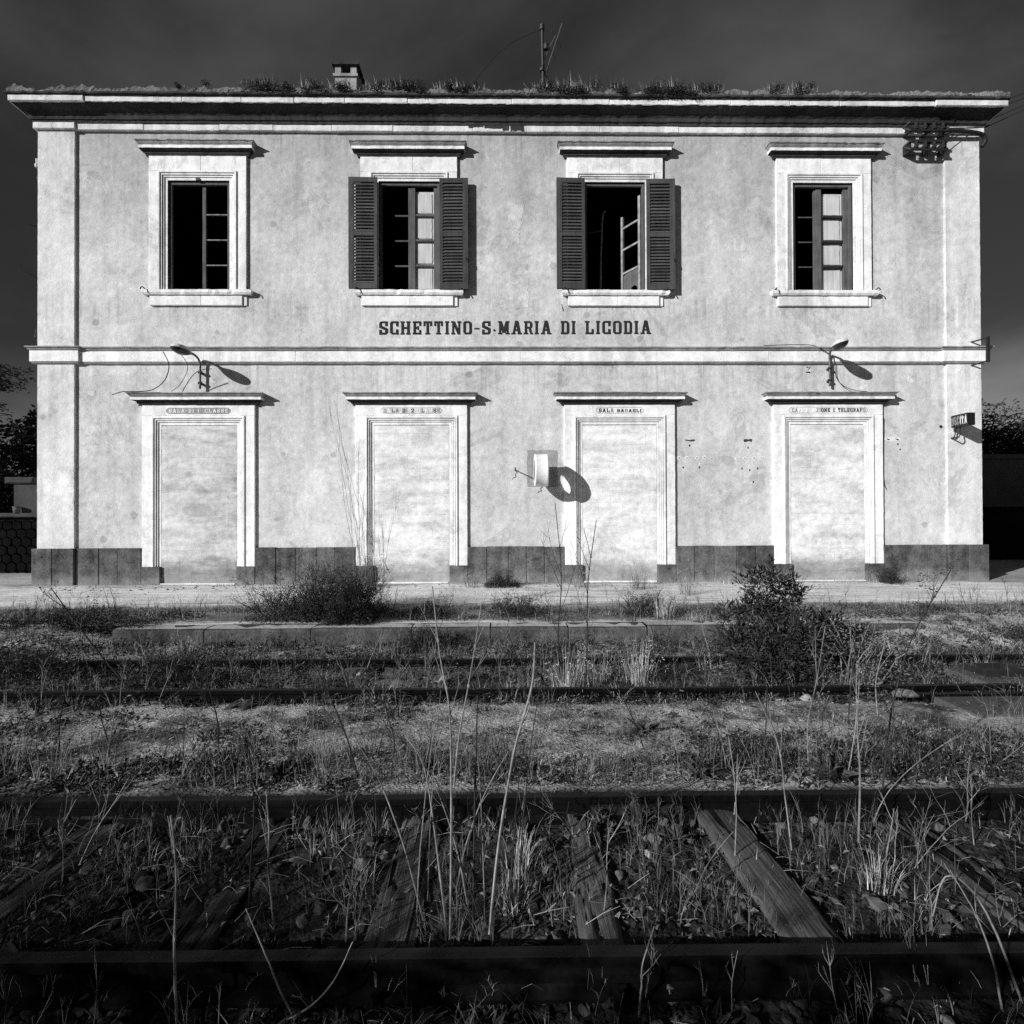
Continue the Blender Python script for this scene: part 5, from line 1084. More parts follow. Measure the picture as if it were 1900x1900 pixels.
defs = [
 ('dry_stalk', 'long pale stalk rising from the bottom edge at the left', -.965, 1.70, [(0, 0, 0), (-.01, 0, .25), (-.005, 0, .48), (-.02, 0, .66)], .0045, 'stalk', ((.45, .16, .7), (.8, .10, .5))),
 ('dry_stalk', 'thin stalk slanting left from the centre clump towards the left weeds', -.30, 2.12, [(0, 0, 0), (-.08, 0, .30), (-.17, .02, .52), (-.25, 0, .68)], .0032, 'stalk', ((.6, .10, .5),)),
 ('dry_stalk', 'pale stalk left of the cracked sleeper, forking near its top', -.86, 2.14, [(0, 0, 0), (-.02, 0, .20), (-.02, 0, .36), (-.03, 0, .50)], .0042, 'stalk', ((.5, .16, .7), (.75, .12, .7))),
 ('twiggy_weed', 'dark twiggy weed beside the forked pale stalk at the left', -.98, 2.20, [(0, 0, 0), (.01, 0, .22), (.02, 0, .40), (.0, 0, .62)], .0045, 'twig', ((.3, .14, .7), (.5, .16, .7), (.7, .12, .7))),
 ('dry_stalk', 'straight pale stalk right of centre by the clearest sleeper', .98, 2.45, [(0, 0, 0), (.01, 0, .22), (.0, 0, .40), (-.02, 0, .55)], .0034, 'stalk', ((.7, .08, .5),)),
 ('dry_stalk', 'pale stalk standing in front of the second rail right of centre', 1.28, 2.55, [(0, 0, 0), (-.03, 0, .25), (-.06, .0, .48), (-.16, 0, .72)], .0036, 'stalk', ((.6, .14, .5), (.8, .1, .6))),
 ('twiggy_weed', 'tall dark stemmed weed at the right, middle of the right-hand clump', 1.61, 2.60, [(0, 0, 0), (.01, 0, .30), (.0, 0, .55), (.015, 0, .82)], .0055, 'straw_dull', ((.35, .2, .7), (.5, .2, .6), (.65, .16, .6), (.8, .14, .6))),
 ('dry_stalk', 'stalk leaning far right across the right-hand clump', 1.72, 2.70, [(0, 0, 0), (.10, 0, .20), (.30, .0, .38), (.62, 0, .55)], .0026, 'straw_dull', ((.5, .2, .6), (.75, .14, .6))),
 ('twiggy_weed', 'very tall thin twig reaching up over the paving at the right', 1.90, 2.87, [(0, 0, 0), (.05, 0, .40), (.16, .0, .78), (.36, 0, 1.12)], .0046, 'twig', ((.55, .18, .5), (.7, .16, .5), (.85, .12, .5), (.93, .1, .5))),
 ('dry_stalk', 'thin pale stalk on the right with a bent tip', 1.80, 3.0, [(0, 0, 0), (.05, 0, .30), (.06, .0, .60), (.14, 0, .72)], .0034, 'stalk', ((.7, .12, .5),)),
 ('twiggy_weed', 'seedy weed in front of the right leafy bush', 1.68, 3.16, [(0, 0, 0), (.0, 0, .25), (.05, .0, .48), (.10, 0, .78)], .0042, 'straw_dull', ((.3, .18, .7), (.5, .2, .7), (.7, .16, .7), (.85, .1, .6))),
 ('twiggy_weed', 'seedy weed second right of the leafy bush', 2.35, 3.9, [(0, 0, 0), (.02, 0, .25), (.05, .0, .48), (.06, 0, .80)], .0042, 'twig', ((.3, .18, .7), (.5, .2, .7), (.7, .16, .7))),
 ('dry_stalk', 'pale broken stalk on the ground right of the leafy bush', 2.62, 4.0, [(0, 0, 0), (-.01, 0, .25), (.05, .0, .50), (.06, 0, .62)], .0045, 'stalk', ()),
 ('bare_sapling', 'bare forked sapling in front of the third door surround, left one of two', .455, 4.70, [(0, 0, 0), (-.02, 0, .50), (.01, .0, 1.0), (-.04, 0, 1.60)], .0065, 'twig', ((.35, .35, .4), (.5, .45, .5), (.62, .45, .5), (.72, .35, .5), (.82, .25, .5))),
 ('bare_sapling', 'bare forked sapling in front of the third door, right one of two', .655, 4.70, [(0, 0, 0), (.02, 0, .50), (.03, .0, .95), (.10, 0, 1.45)], .0065, 'twig', ((.45, .35, .5), (.6, .45, .5), (.75, .35, .5), (.85, .25, .5))),
 ('thorn_branch', 'dark thorny branch leaning left over the platform end at the left', -3.30, 5.05, [(0, 0, 0), (-.30, .05, .30), (-.55, .10, .58), (-.76, .12, .85)], .009, 'twig', ((.25, .3, .7), (.4, .35, .7), (.55, .3, .7), (.7, .3, .7), (.85, .2, .7))),
 ('twiggy_weed', 'short dark weed at the left edge of the bare earth', -2.66, 3.45, [(0, 0, 0), (.0, 0, .18), (.03, .0, .34), (.03, 0, .50)], .0046, 'twig', ((.4, .2, .7), (.6, .16, .7), (.8, .12, .7))),
 ('twiggy_weed', 'small dark weed right of the left-edge weed', -2.34, 3.42, [(0, 0, 0), (-.02, 0, .12), (-.05, .0, .22), (-.06, 0, .32)], .004, 'twig', ((.4, .12, .7), (.7, .1, .7))),
 ('twiggy_weed', 'slim dark weed on the bare earth left of centre', -1.70, 3.42, [(0, 0, 0), (-.01, 0, .22), (-.06, .0, .42), (-.07, 0, .60)], .0046, 'twig', ((.4, .16, .7), (.6, .16, .7), (.8, .1, .7))),
 ('twiggy_weed', 'dark weed with side twigs just left of the tall centre stalks', -.78, 3.05, [(0, 0, 0), (-.06, 0, .22), (-.14, .0, .42), (-.22, 0, .60)], .0050, 'twig', ((.25, .25, .7), (.4, .25, .7), (.55, .22, .7), (.75, .16, .7))),
 ('twiggy_weed', 'second dark weed left of the tall centre stalks', -.62, 3.10, [(0, 0, 0), (.02, 0, .2), (-.02, .0, .36), (-.03, 0, .46)], .0044, 'twig', ((.3, .2, .7), (.5, .2, .7), (.75, .16, .7))),
 ('dry_stalk', 'thin dark stalk standing alone on the bare earth right of centre', 1.46, 3.22, [(0, 0, 0), (.01, 0, .16), (.015, .0, .30), (.02, 0, .44)], .004, 'twig', ((.7, .08, .5),)),
 ('dry_stalk', 'forked stalk at the bottom edge right of centre', .40, 1.74, [(0, 0, 0), (.01, 0, .10), (.015, .0, .17), (.05, 0, .28)], .0036, 'stalk', ((.5, .12, .7),)),
 ('dry_stalk', 'bent grass stem arching at the bottom right corner', 1.60, 1.76, [(0, 0, 0), (-.08, 0, .22), (-.16, .0, .36), (-.24, 0, .40), (-.28, 0, .28)], .004, 'stalk', ()),
 ('dry_stalk', 'second grass stem leaning at the bottom right corner', 1.52, 1.74, [(0, 0, 0), (-.03, 0, .16), (-.08, .0, .30), (-.16, 0, .44)], .0036, 'stalk', ((.7, .08, .5),)),
 ('dry_stalk', 'thin stalk rising at the bottom left', -.62, 1.73, [(0, 0, 0), (-.06, 0, .12), (-.10, .0, .22), (-.16, 0, .36)], .0034, 'stalk', ()),
 ('dry_stalk', 'curved pale stem bending right at the bottom, left of centre', -.72, 1.73, [(0, 0, 0), (.12, 0, .06), (.2, .0, .14), (.26, 0, .26)], .0036, 'stalk', ()),
]
for n_, (nm_, lab, x, y, pts, r0, mt, fk) in enumerate(defs):
    p = plant(nm_, lab, 'sapling' if 'sapling' in nm_ else ('branch' if 'branch' in nm_ else 'weed'), x, y)
    tips = stalk(pts, r0, r0*.45, fk, 40+n_, mt, 'stem', p)
    if nm_ in ('twiggy_weed', 'thorn_branch'):
        nb = NB(); leaf_at(nb, tips, 6, .022, .008, .03); nb.build('leaf_sprays', 'leaf_mid' if mt != 'twig' else 'leaf', p)
# more of the same small stalks, which nothing tells apart
proto = []
for v_ in range(6):
    rng = random.Random(200+v_); mb = MB(); tips = []; h = 1.0
    pp = [Vector((0, 0, 0))]; d = Vector((rng.uniform(-.2, .2), rng.uniform(-.2, .2), 1))
    for k in range(6): d = (d+Vector((rng.uniform(-.12, .12), rng.uniform(-.12, .12), 0))).normalized(); pp.append(pp[-1]+d*(h/6))
    mb.tube(pp, [.010*(1-.10*k) for k in range(7)], 4, True)
    for k in range(2+v_ % 4): i = rng.randint(2, 5); branch(mb, pp[i], d+Vector((rng.choice((-1, 1))*.7, rng.uniform(-.5, .5), .2)), rng.uniform(.2, .4), .006, 1, tips, rng, .5, 2, .1, .1, 3)
    proto.append(mb)
pm = {m_: [q.mesh('dry_stalk', m_) for q in proto] for m_ in ('stalk', 'twig', 'straw_dull')}
for (n, y0, y1, h0, h1, mats, zone) in ((22, 1.95, 2.8, .12, .42, ('stalk', 'stalk', 'straw_dull'), 'between the near rails'), (40, 2.95, 3.6, .15, .42, ('twig', 'twig', 'straw_dull'), 'behind the second rail'), (40, 4.45, 5.9, .2, .55, ('stalk', 'straw_dull', 'twig'), 'among the far rails'), (30, 6.7, 7.6, .2, .5, ('twig', 'straw_dull', 'twig'), 'on the platform edge'), (6, 1.52, 1.8, .1, .26, ('stalk', 'straw_dull'), 'in front of the nearest rail')):
    for k in range(n):
        y = random.uniform(y0, y1); x = random.uniform(-.93, .95)*y; h = random.uniform(h0, h1); mt = random.choice(mats)
        if y0 > 6 and -1.2 < x < 1.0 and random.random() < .5: continue
        o = obj('dry_stalk', random.choice(pm[mt]), None, (x, y, surf_z(x, y)-.01), (random.uniform(-.15, .15), random.uniform(-.25, .25), random.uniform(0, 6.28))); o.scale = (h*.9, h*.9, h)
        tag(o, f'{"thin dark" if mt == "twig" else ("pale dry" if mt == "stalk" else "dull grey")} branching weed stalk {zone}', 'weed', f'weed stalks {zone}')

for k in range(11):
    x, y, h = random.uniform(-.34, .06), random.uniform(2.0, 2.35), random.uniform(.45, .92); rng = random.Random(900+k)
    p = plant('dry_stalk', 'slender stalk in the central clump around the tallest pair', 'weed', x, y, 'slender stalks of the central clump')
    lx = rng.uniform(-.22, .22); stalk([(0, 0, 0), (lx*.2, .0, h*.35), (lx*.55, .01, h*.7), (lx, .0, h)], rng.uniform(.0022, .0034), .0014, ((rng.uniform(.5, .9), h*.16, .6), (rng.uniform(.3, .8), h*.12, .6)), 950+k, rng.choice(('stalk', 'straw_dull', 'twig')), 'stem', p, 5)
tp = []
for v_ in range(5):
    rng = random.Random(600+v_); mb = MB(); tips = []
    for k in range(2+v_ % 3): branch(mb, (rng.uniform(-.04, .04), rng.uniform(-.04, .04), 0), (rng.gauss(0, .35), rng.gauss(0, .3), 1), rng.uniform(.6, 1.0), .0065, 2, tips, rng, .5, 4, .16, .04, 3, .2)
    tp.append(mb)
tm = {m_: [q.mesh('tangled_weed', m_) for q in tp] for m_ in ('stalk', 'straw_dull', 'twig')}
for (n, y0, y1, h0, h1, zone) in ((30, 1.96, 2.80, .12, .30, 'between the near rails'), (34, 2.95, 3.6, .16, .36, 'behind the second rail'), (34, 4.4, 6.3, .2, .45, 'among the far rails'), (16, 6.75, 7.5, .2, .45, 'on the platform edge')):
    for k in range(n):
        y = random.uniform(y0, y1); x = random.uniform(-.95, .97)*y
        if y < 2.9 and .85 < x < 1.25: continue
        h = random.uniform(h0, h1); mt = random.choice(('stalk', 'straw_dull', 'twig') if y < 2.9 else ('straw_dull', 'twig', 'twig')); o = obj('tangled_weed', random.choice(tm[mt]), None, (x, y, surf_z(x, y)-.008), (random.uniform(-.3, .3), random.uniform(-.3, .3), random.uniform(0, 6.28))); o.scale = (h*1.15, h*1.15, h)
        tag(o, f'{"dark" if mt == "twig" else ("pale" if mt == "stalk" else "grey")} tangled bushy dead weed {zone}', 'weed', f'tangled dead weeds {zone}')
# oat tufts with drooping seed heads
def oat(x, y, h, n, label, rad=.10, heads=True, mat='straw'):
    p = plant('wild_oat_tuft', label, 'grass', x, y, 'tufts of tall dry grass')
    nb = NB(); r_ = rad*np.sqrt(rnd(0, 1, n)); a = rnd(0, 6.28, n); B_ = np.stack([r_*np.cos(a), r_*np.sin(a), 0*r_], 1); hh = rnd(h*.45, h*1.1, n); bd = rnd(.05, .55, n)
    nb.ribbons(B_, a+rnd(-.6, .6, n), hh, bd, rnd(.003, .006, n), 4); nb.build('blades', mat, p)
    if heads:
        k = n//3; t_ = .93; c = B_[:k]+np.stack([np.cos(a[:k])*bd[:k]*hh[:k]*t_, np.sin(a[:k])*bd[:k]*hh[:k]*t_, hh[:k]*t_*(1-.4*bd[:k])], 1)
        nb = NB(); P_ = np.repeat(c, 4, 0)+RNG.normal(size=(4*k, 3))*.014; nb.leaves(P_, rdir(4*k, -1, -.2), rdir(4*k, 0, 1), rnd(.016, .028, 4*k), rnd(.005, .009, 4*k)); nb.build('seed_heads', 'straw', p)
for (x, y, h, n, lab) in ((.52, 4.78, .44, 110, 'pale wild oat tuft between the far rails, just right of the middle'), (1.16, 4.98, .42, 100, 'pale wild oat tuft left of the right leafy bush'), (.78, 5.02, .30, 70, 'lower oat tuft between the two pale oat tufts'), (1.93, 6.86, .42, 90, 'tall dry tuft on the platform edge left of the leafy bush'), (2.15, 9.2, .50, 100, 'dry grass tuft at the wall between the third and fourth doors'), (2.75, 8.6, .45, 80, 'dry grass tuft on the paving by the third door'),
                          (-.55, 9.55, .30, 70, 'dry tuft at the foot of the second door surround'), (1.25, 9.5, .28, 60, 'small dry tuft at the foot of the wall between the second and third doors'), (-3.3, 5.9, .25, 60, 'grass tuft in front of the curb at the left'), (.05, 2.42, .16, 90, 'bright straw clump among the tall centre stalks'), (.02, 2.20, .13, 80, 'bright straw clump at the foot of the tall centre stalks'), (1.50, 2.30, .14, 70, 'straw clump right of the palest sleeper'), (-.58, 2.30, .12, 60, 'straw clump left of the cracked sleeper'), (3.05, 6.4, .35, 60, 'grass tuft at the right end of the curb')):
    oat(x, y, h, n, lab, .07 if y < 3 else .13, y > 4, 'straw' if y < 8 else 'straw_dull')
# leafy bush at the right, feathery bushes at the left
def leafy_bush(name, label, x, y, lobes, n_leaf, L, w, mat, seed, cat='bush', stem_mat='twig'):
    p = plant(name, label, cat, x, y); rng = random.Random(seed); mb = MB(); nb = NB()
    for (cx_, cy_, cz_, rx, ry, rz_, k) in lobes:
        tips = []
        for _ in range(k):
            d = Vector((rng.gauss(0, .5), rng.gauss(0, .5), 1)); tgt = Vector((cx_+rng.gauss(0, rx*.45), cy_+rng.gauss(0, ry*.45), cz_+rng.uniform(-.3, .9)*rz_)); b0 = Vector((cx_*.55+rng.uniform(-.06, .06), cy_*.55+rng.uniform(-.05, .05), 0))
            mb.tube(curve([b0, b0.lerp(tgt, .5)+Vector((rng.uniform(-.04, .04), rng.uniform(-.04, .04), .03)), tgt], 4), [.005, .0045, .0045, .004, .004, .0035, .003, .002, .0015], 4, False)
        n = int(n_leaf*k/sum(l[6] for l in lobes)); u_ = rdir(n)*(rnd(.25, 1, n)**.45)[:, None]
        lump = np.array([mnoise.noise(Vector((q[0]*2.6+seed, q[1]*2.6+cx_*3, q[2]*2.6))) for q in u_.tolist()])
        u_ = u_*(1+.55*lump)[:, None]; keep = lump > -.14
        P_ = np.stack([cx_+u_[:, 0]*rx, cy_+u_[:, 1]*ry, np.maximum(.01, cz_+u_[:, 2]*rz_)], 1)[keep]; n = len(P_)
        d_ = rdir(n, -.2, .9)+u_[keep]*.8; nb.leaves(P_, d_, rdir(n, .2, 1), rnd(L*.4, L*1.4, n), rnd(w*.5, w*1.35, n), .22)
    for _ in range(len(lobes)*5):                       # loose shoots breaking the outline
        l = rng.choice(lobes); d = Vector((rng.gauss(0, .8), rng.gauss(0, .5), rng.uniform(.2, 1.2))).normalized(); c_ = Vector(l[:3]); a_ = c_+Vector((d.x*l[3]*.5, d.y*l[4]*.5, d.z*l[5]*.5)); e_ = c_+Vector((d.x*l[3], d.y*l[4], d.z*l[5]))*rng.uniform(1.15, 1.6)
        mb.tube([a_, a_.lerp(e_, .55)+Vector((0, 0, .012)), e_], [.003, .0025, .0012], 4, False); n = rng.randint(7, 14); t_ = rnd(.3, 1.05, n)[:, None]; P_ = np.array(a_)+(np.array(e_)-np.array(a_))*t_
        nb.leaves(P_, rdir(n, -.1, .6)+np.array(d)*.9, rdir(n, .2, 1), rnd(L*.6, L*1.3, n), rnd(w*.6, w*1.2, n), .22)
    mb.build('branches', stem_mat, p); nb.build('foliage', mat, p); return p
leafy_bush('leafy_bush', 'dense dark leafy bush on the far track, before the rightmost door', 2.32, 4.98, [(0, 0, .28, .40, .28, .28, 16), (.32, .05, .40, .24, .24, .22, 9), (-.26, 0, .26, .20, .22, .26, 8), (.46, .1, .40, .20, .2, .20, 6)], 4000, .060, .020, 'leaf', 3)
leafy_bush('upright_leafy_shrub', 'taller upright leafy shrub rising behind the dense leafy bush', 2.50, 5.35, [(-.02, 0, .76, .25, .2, .22, 14), (-.14, 0, .56, .18, .16, .16, 6), (.16, 0, .66, .14, .14, .20, 6), (.05, 0, .40, .12, .12, .2, 5), (-.40, -.05, .42, .16, .14, .26, 6)], 3300, .064, .017, 'leaf', 4)
leafy_bush('seedy_shrub', 'greyish seedy shrub just right of the dense leafy bush', 2.86, 4.72, [(0, 0, .28, .28, .22, .26, 10), (.32, .05, .22, .22, .2, .2, 8), (.1, 0, .50, .12, .12, .16, 4)], 1500, .026, .011, 'straw_dull', 5, stem_mat='straw_dull')
leafy_bush('dark_shrub', 'small dark shrub at the right end of the far track weeds', 3.22, 5.65, [(0, 0, .22, .22, .2, .22, 8)], 500, .05, .016, 'leaf', 6)
def feathery_bush(name, label, x, y, w, h, n_br, seed, mat='feather'):
    p = plant(name, label, 'bush', x, y); rng = random.Random(seed); mb = MB(); tips = []
    for k in range(n_br):
        d = Vector((rng.gauss(0, .75)*w/h*.7, rng.gauss(0, .5), 1)).normalized()
        branch(mb, (rng.uniform(-.5, .5)*w*.9, rng.uniform(-.1, .1), 0), d, h*rng.uniform(.5, 1.15), .005, 1, tips, rng, .55, 4, .14, .05, 3, .2)
    mb.build('branches', 'twig', p); nb = NB(); leaf_at(nb, tips, 10, .04, .005, .06, -.3, 1.0)
    n = n_br*(22 if mat != 'leaf' else 50); P_ = np.stack([rnd(-w*.75, w*.75, n), rnd(-.2, .2, n), rnd(0, 1, n)**1.6*h*.85], 1); P_[:, 2] *= np.clip(1.15-np.abs(P_[:, 0])/(w*.9), .1, 1); nb.leaves(P_, rdir(n, -.1, 1), rdir(n, 0, 1), rnd(.03, .07, n), rnd(.005, .009, n)); nb.build('foliage', mat, p); return p
feathery_bush('feathery_bush', 'wide feathery grey bush on the platform edge at the left', -2.38, 6.78, .92, .48, 110, 8)
feathery_bush('feathery_bush', 'darkest dense feathery bush on the platform edge in front of the second door', -1.80, 6.70, .36, .50, 80, 9, 'leaf')
feathery_bush('feathery_bush', 'fuzzy grey bush behind the dark one, close to the second door', -2.1, 7.5, .8, .62, 90, 10, 'straw_dull')
feathery_bush('feathery_bush', 'low dark scrub on the platform edge left of the middle', -.95, 6.95, .32, .18, 22, 11, 'leaf')
feathery_bush('feathery_bush', 'low scrub on the platform edge near the middle', .15, 7.0, .45, .24, 26, 12)
feathery_bush('feathery_bush', 'dark scrub on the platform edge right of the middle', 1.75, 7.05, .40, .30, 30, 13)
feathery_bush('feathery_bush', 'dark scrub growing from the curb foot left of the middle', -.85, 6.12, .45, .22, 34, 14, 'leaf')
feathery_bush('feathery_bush', 'dark creeper heap at the foot of the wall left of the third door', -.05, 9.6, .38, .18, 30, 15, 'leaf')
feathery_bush('feathery_bush', 'dark tuft at the right foot of the fourth door', 6.62, 9.75, .18, .26, 16, 16, 'leaf')
feathery_bush('feathery_bush', 'dark overgrowth at the left end of the platform curb', -5.0, 6.6, 1.3, .28, 60, 17, 'leaf')
feathery_bush('feathery_bush', 'dark weeds in the far track at the left edge', -4.4, 5.2, .9, .30, 50, 18, 'leaf')
feathery_bush('feathery_bush', 'dark weeds right of the left-edge weeds in the far track', -2.9, 5.0, .6, .26, 36, 19, 'leaf')
feathery_bush('feathery_bush', 'scrub at the right edge of the earth ramp', 5.9, 6.2, .6, .2, 26, 20)
for n_, (x, y, h, lab) in enumerate(((-1.82, 6.85, 1.95, 'tall feathery reed in front of the left jamb of the second door'), (-1.50, 6.82, 1.20, 'shorter feathery reed in front of the second door'), (-1.66, 6.9, 1.35, 'thin reed between the two feathery reeds at the second door'))):
    p = plant('feathery_reed', lab, 'reed', x, y); rng = random.Random(70+n_); mb = MB(); tips = []
    for k in range(2): branch(mb, (rng.uniform(-.05, .05), rng.uniform(-.05, .05), 0), (rng.gauss(0, .05), rng.gauss(0, .05), 1), h*rng.uniform(.72, 1.0), .0042, 2, tips, rng, .20, 4, .05, .10, 3, .35)
    mb.build('stems', 'straw_dull', p)
# leafy rosettes near the bottom
for n_, (x, y, s, lab) in enumerate(((.62, 1.70, .10, 'jagged leafy rosette at the bottom right of centre'), (-.28, 1.72, .11, 'jagged leafy rosette at the bottom, left of centre'), (-.02, 1.70, .08, 'small leafy weed at the bottom centre'), (1.05, 3.05, .14, 'broad-leaved weed behind the second rail right of centre'), (1.75, 3.02, .16, 'broad-leaved weed behind the second rail at the right'), (-1.2, 3.08, .13, 'broad-leaved weed behind the second rail at the left'), (.92, 3.75, .12, 'withered broad-leaved weed on the bare earth'), (-.35, 1.66, .07, 'little weed beside the bottom rosette'), (.78, 2.62, .09, 'leafy weed against the second rail by the clearest sleeper'), (.45, 2.72, .10, 'leafy weed beside the deeply cracked sleeper at the rail'))):
    p = plant('leafy_rosette', lab, 'weed', x, y); nb = NB(); n = 26; a = rnd(0, 6.28, n); nb.leaves(np.zeros((n, 3))+RNG.normal(size=(n, 3))*.012*[1, 1, 0]+[0, 0, .012], np.stack([np.cos(a), np.sin(a), rnd(.1, 1.0, n)], 1), np.stack([0*a, 0*a, 0*a+1], 1)+RNG.normal(size=(n, 3))*.3, rnd(s*.5, s*1.1, n), rnd(s*.18, s*.32, n), .3); nb.build('leaves', 'leaf_mid', p)
# roof tufts along the eaves
TU = [(345, .10, .5, 0), (392, .06, .4, 0), (492, .22, 1.25, .9), (530, .13, .8, .6), (592, .26, 1.0, .7), (640, .2, .9, .6), (703, .2, .9, .4), (735, .2, .8, .5), (768, .16, .9, .9), (825, .14, .7, .5), (862, .16, .8, .5), (890, .12, .6, .3), (1012, .10, .9, .5), (1048, .24, .9, .9), (1092, .26, .9, .5), (1150, .18, .9, .6), (1212, .17, 1.0, .8), (1245, .22, .9, .9), (1278, .24, .9, 1.), (1322, .2, .9, .7), (1445, .18, .8, .5), (1485, .16, .9, .4), (1508, .13, .6, .3)]
for n_, (px, h, k, dark) in enumerate(TU):
    u = (px-936.5)/1060*9.82; o_ = .29
    p = thing('roof_grass_tuft', f'{"dark bushy" if dark > .7 else ("dense" if dark > .45 else "thin pale")} grass tuft on the roof edge, {n_+1}{"st" if n_ in (0, 20) else "nd" if n_ in (1, 21) else "rd" if n_ in (2, 22) else "th"} of the tufts from the left', 'grass', (u, YW-o_, ZW+8.52), 0, 'grass tufts on the roof edge')
    n = int(70*k); a = rnd(0, 6.28, n); r_ = .24*k*np.sqrt(rnd(0, 1, n)); nb = NB(); hh = h*.95*rnd(.25, 1.0, n)**1.3+h*.15
    nb.ribbons(np.stack([r_*np.cos(a)*1.3, r_*np.sin(a)*.6, 0*r_-.01], 1), a+rnd(-1, 1, n), hh, rnd(.1, 1.1, n), rnd(.004, .008, n), 4); nb.build('blades', 'straw' if (dark < .75 or n_ % 2) else 'straw_dull', p)
    nb = NB()
    for q_ in range(2+int(4*dark*k)):                  # ragged dark clumps, some hanging over the edge
        cx_, cz_, rr = random.gauss(0, .12*k), random.uniform(-.09*dark, .06), random.uniform(.05, .12)*(.6+dark*.7)*k**.5; n = int(150*rr/.08); u_ = rdir(n)*(rnd(0, 1, n)**.45)[:, None]
        nb.leaves(u_*np.array([rr*1.25, .09, rr*.8])+np.array([cx_, -.05, cz_]), rdir(n, -.6, .8), rdir(n, 0, 1), rnd(.02, .055, n), rnd(.006, .014, n))
    nb.build('foliage', 'leaf', p)
# ------------------------------------------------------------------ trees
def tree(name, label, x, y, trunk_h, r0, lobes, n_leaf, L, w, seed, mat='tree_leaf', lean=(0, 0)):
    p = thing(name, label, 'tree', (x, y, ZW)); rng = random.Random(seed); mb = MB()
    top = Vector((lean[0], lean[1], trunk_h)); mb.tube(curve([(0, 0, -.1), (lean[0]*.3, lean[1]*.3, trunk_h*.4), top], 5), [r0*(1-.05*i) for i in range(11)], 8, True); nb = NB()
    mb.build('trunk', 'bark', p); lm = MB()
    for (cx_, cy_, cz_, rx, ry, rz_) in lobes:
        st_ = top*rng.uniform(.6, 1.0); c_ = Vector((cx_, cy_, cz_)); lm.tube(curve([st_, st_.lerp(c_, .5)+Vector((0, 0, .1)), c_, c_+(c_-st_)*.25], 4), [r0*.45*(1-.065*i) for i in range(13)], 6, False)
        for _ in range(5):
            e = c_+Vector((rng.gauss(0, rx*.6), rng.gauss(0, ry*.6), rng.gauss(0, rz_*.5))); lm.tube([st_.lerp(c_, .8), st_.lerp(c_, .8).lerp(e, .5)+Vector((0, 0, .05)), e], [r0*.18, r0*.12, r0*.05], 4, False)
        n = int(n_leaf/len(lobes)); u_ = rdir(n)*(rnd(0, 1, n)**.38)[:, None]; lump = np.array([mnoise.noise(Vector((q[0]*2.8+seed, q[1]*2.8+cx_, q[2]*2.8))) for q in u_.tolist()])
        u_ = u_*(1+.45*lump)[:, None]; u_ = u_[lump > -.25]; n = len(u_); nb.leaves(u_*np.array([rx, ry, rz_])+np.array([cx_, cy_, cz_]), rdir(n, -.5, .8), rdir(n, 0, 1), rnd(L*.6, L*1.3, n), rnd(w*.7, w*1.2, n))
    lm.build('limbs', 'bark', p); nb.build('crown', mat, p); return p
tree('pine_tree', 'dark pine reaching in from the left edge above the lava-stone wall', -14.6, 14.0, 5.2, .22, [(1.6, 0, 4.6, 1.25, .9, .38), (1.0, .4, 3.9, .9, .7, .3), (.9, -.2, 5.3, 1.0, .8, .35), (1.35, .2, 3.0, .8, .6, .25), (-.5, 0, 5.0, 1.3, 1.0, .5), (-.6, 0, 4.0, 1.4, 1.0, .4)], 16000, .14, .03, 31)
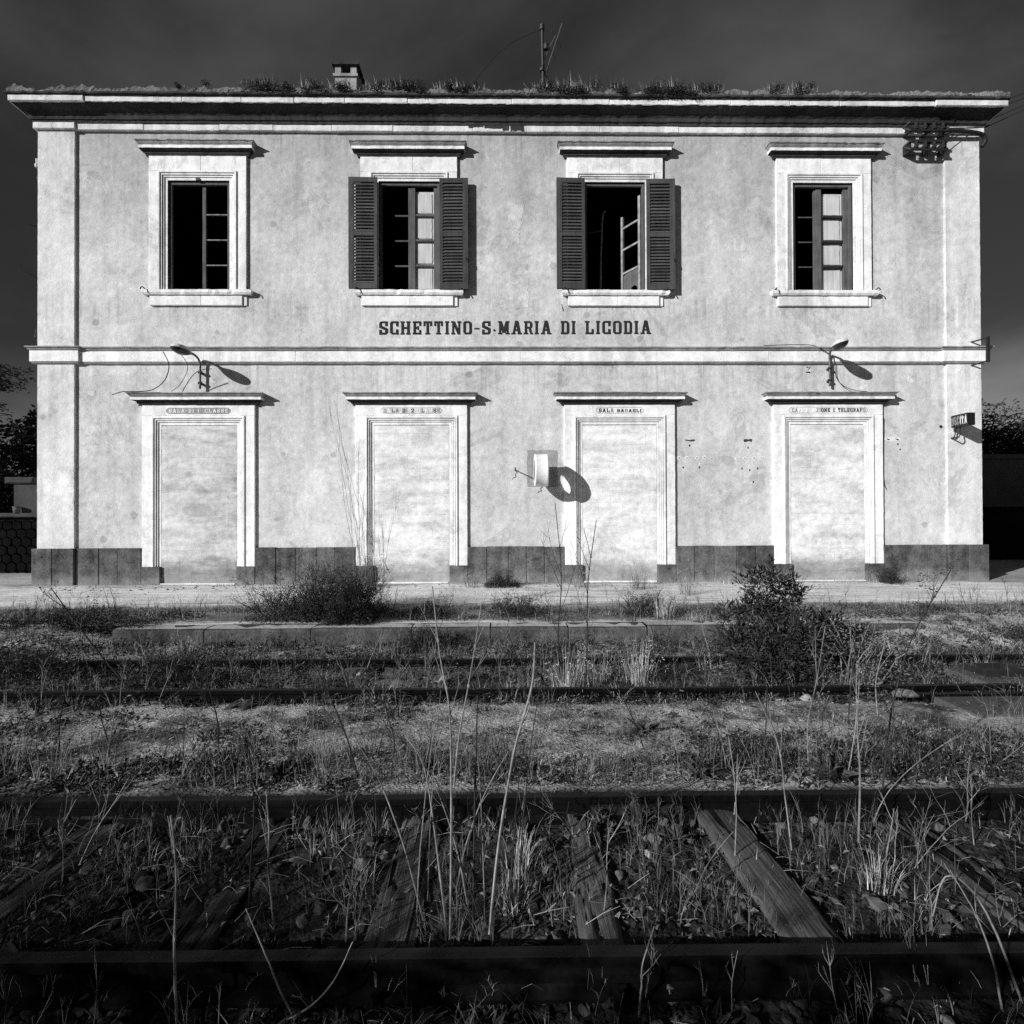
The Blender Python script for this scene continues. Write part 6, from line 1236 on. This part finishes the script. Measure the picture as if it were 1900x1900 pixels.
tree('broadleaf_tree', 'black bushy tree close to the left corner of the station, behind the wall pillar', -12.7, 15.2, 2.0, .16, [(0, 0, 2.3, 1.2, 1.0, 1.0), (.6, 0, 3.2, .8, .8, .8), (-.9, 0, 1.6, 1.1, .9, .9), (.9, .2, 1.6, .9, .8, .9), (.2, 0, .9, 1.4, .8, .8), (1.2, 0, 2.4, .7, .7, .8)], 18000, .15, .07, 32)
tree('thin_tree', 'thin open-branched tree behind the left corner of the station', -12.4, 16.6, 4.6, .10, [(0, 0, 4.6, .8, .7, .9), (.6, 0, 5.4, .6, .6, .6), (.3, 0, 3.6, .7, .6, .6)], 2600, .10, .03, 33)
tree('dark_hedge_tree', 'low black tree mass at the left edge behind the lava-stone wall', -16.4, 16.4, 1.4, .18, [(0, 0, 1.7, 1.6, 1.0, 1.3), (1.7, 0, 1.5, 1.2, .9, 1.1), (-1.5, 0, 1.8, 1.4, 1., 1.3), (.8, 0, 2.4, 1.2, .9, 1.0)], 18000, .16, .08, 34)
tree('leafy_tree', 'round dark tree behind the plastered wall at the right edge', 17.6, 20.6, 3.2, .25, [(0, 0, 4.0, 1.5, 1.2, 1.2), (-1.1, 0, 3.6, 1.0, 1.0, .9), (1.2, 0, 3.6, 1.2, 1.0, 1.0)], 9000, .16, .07, 35, 'leaf')
tree('leafy_tree', 'second dark tree at the right edge beyond the round one', 20.6, 21.5, 3.2, .25, [(0, 0, 3.4, 1.7, 1.2, 1.2), (-1.2, 0, 3.2, 1.2, 1.0, .9)], 5000, .16, .07, 36, 'leaf')

# hedge added out of view behind the viewpoint to shade the nearest rail
hd = thing('added_shade_hedge', 'unseen hedge added behind the viewpoint to shade the closest rail', 'hedge', (0, -2.2, -.15)); nb = NB(); mb = MB()
for k in range(60):
    x = -10.5+k*.26; hh = 2.42+.22*fbm(x*.7, 2, 1, 3)+(.30 if -8.5 < x < -5.6 else 0); n = 460
    P_ = np.stack([x+RNG.normal(size=n)*.22, RNG.normal(size=n)*.28, rnd(.1, 1, n)**.62*hh], 1); nb.leaves(P_, rdir(n, -.3, .9), rdir(n, 0, 1), rnd(.06, .12, n), rnd(.035, .06, n))
    if k % 3 == 0: mb.tube([(x, 0, 0), (x+.05, .05, hh*.5), (x-.05, 0, hh*.95)], [.03, .02, .006], 5)
mb.build('stems', 'bark', hd); nb.build('foliage', 'leaf', hd)
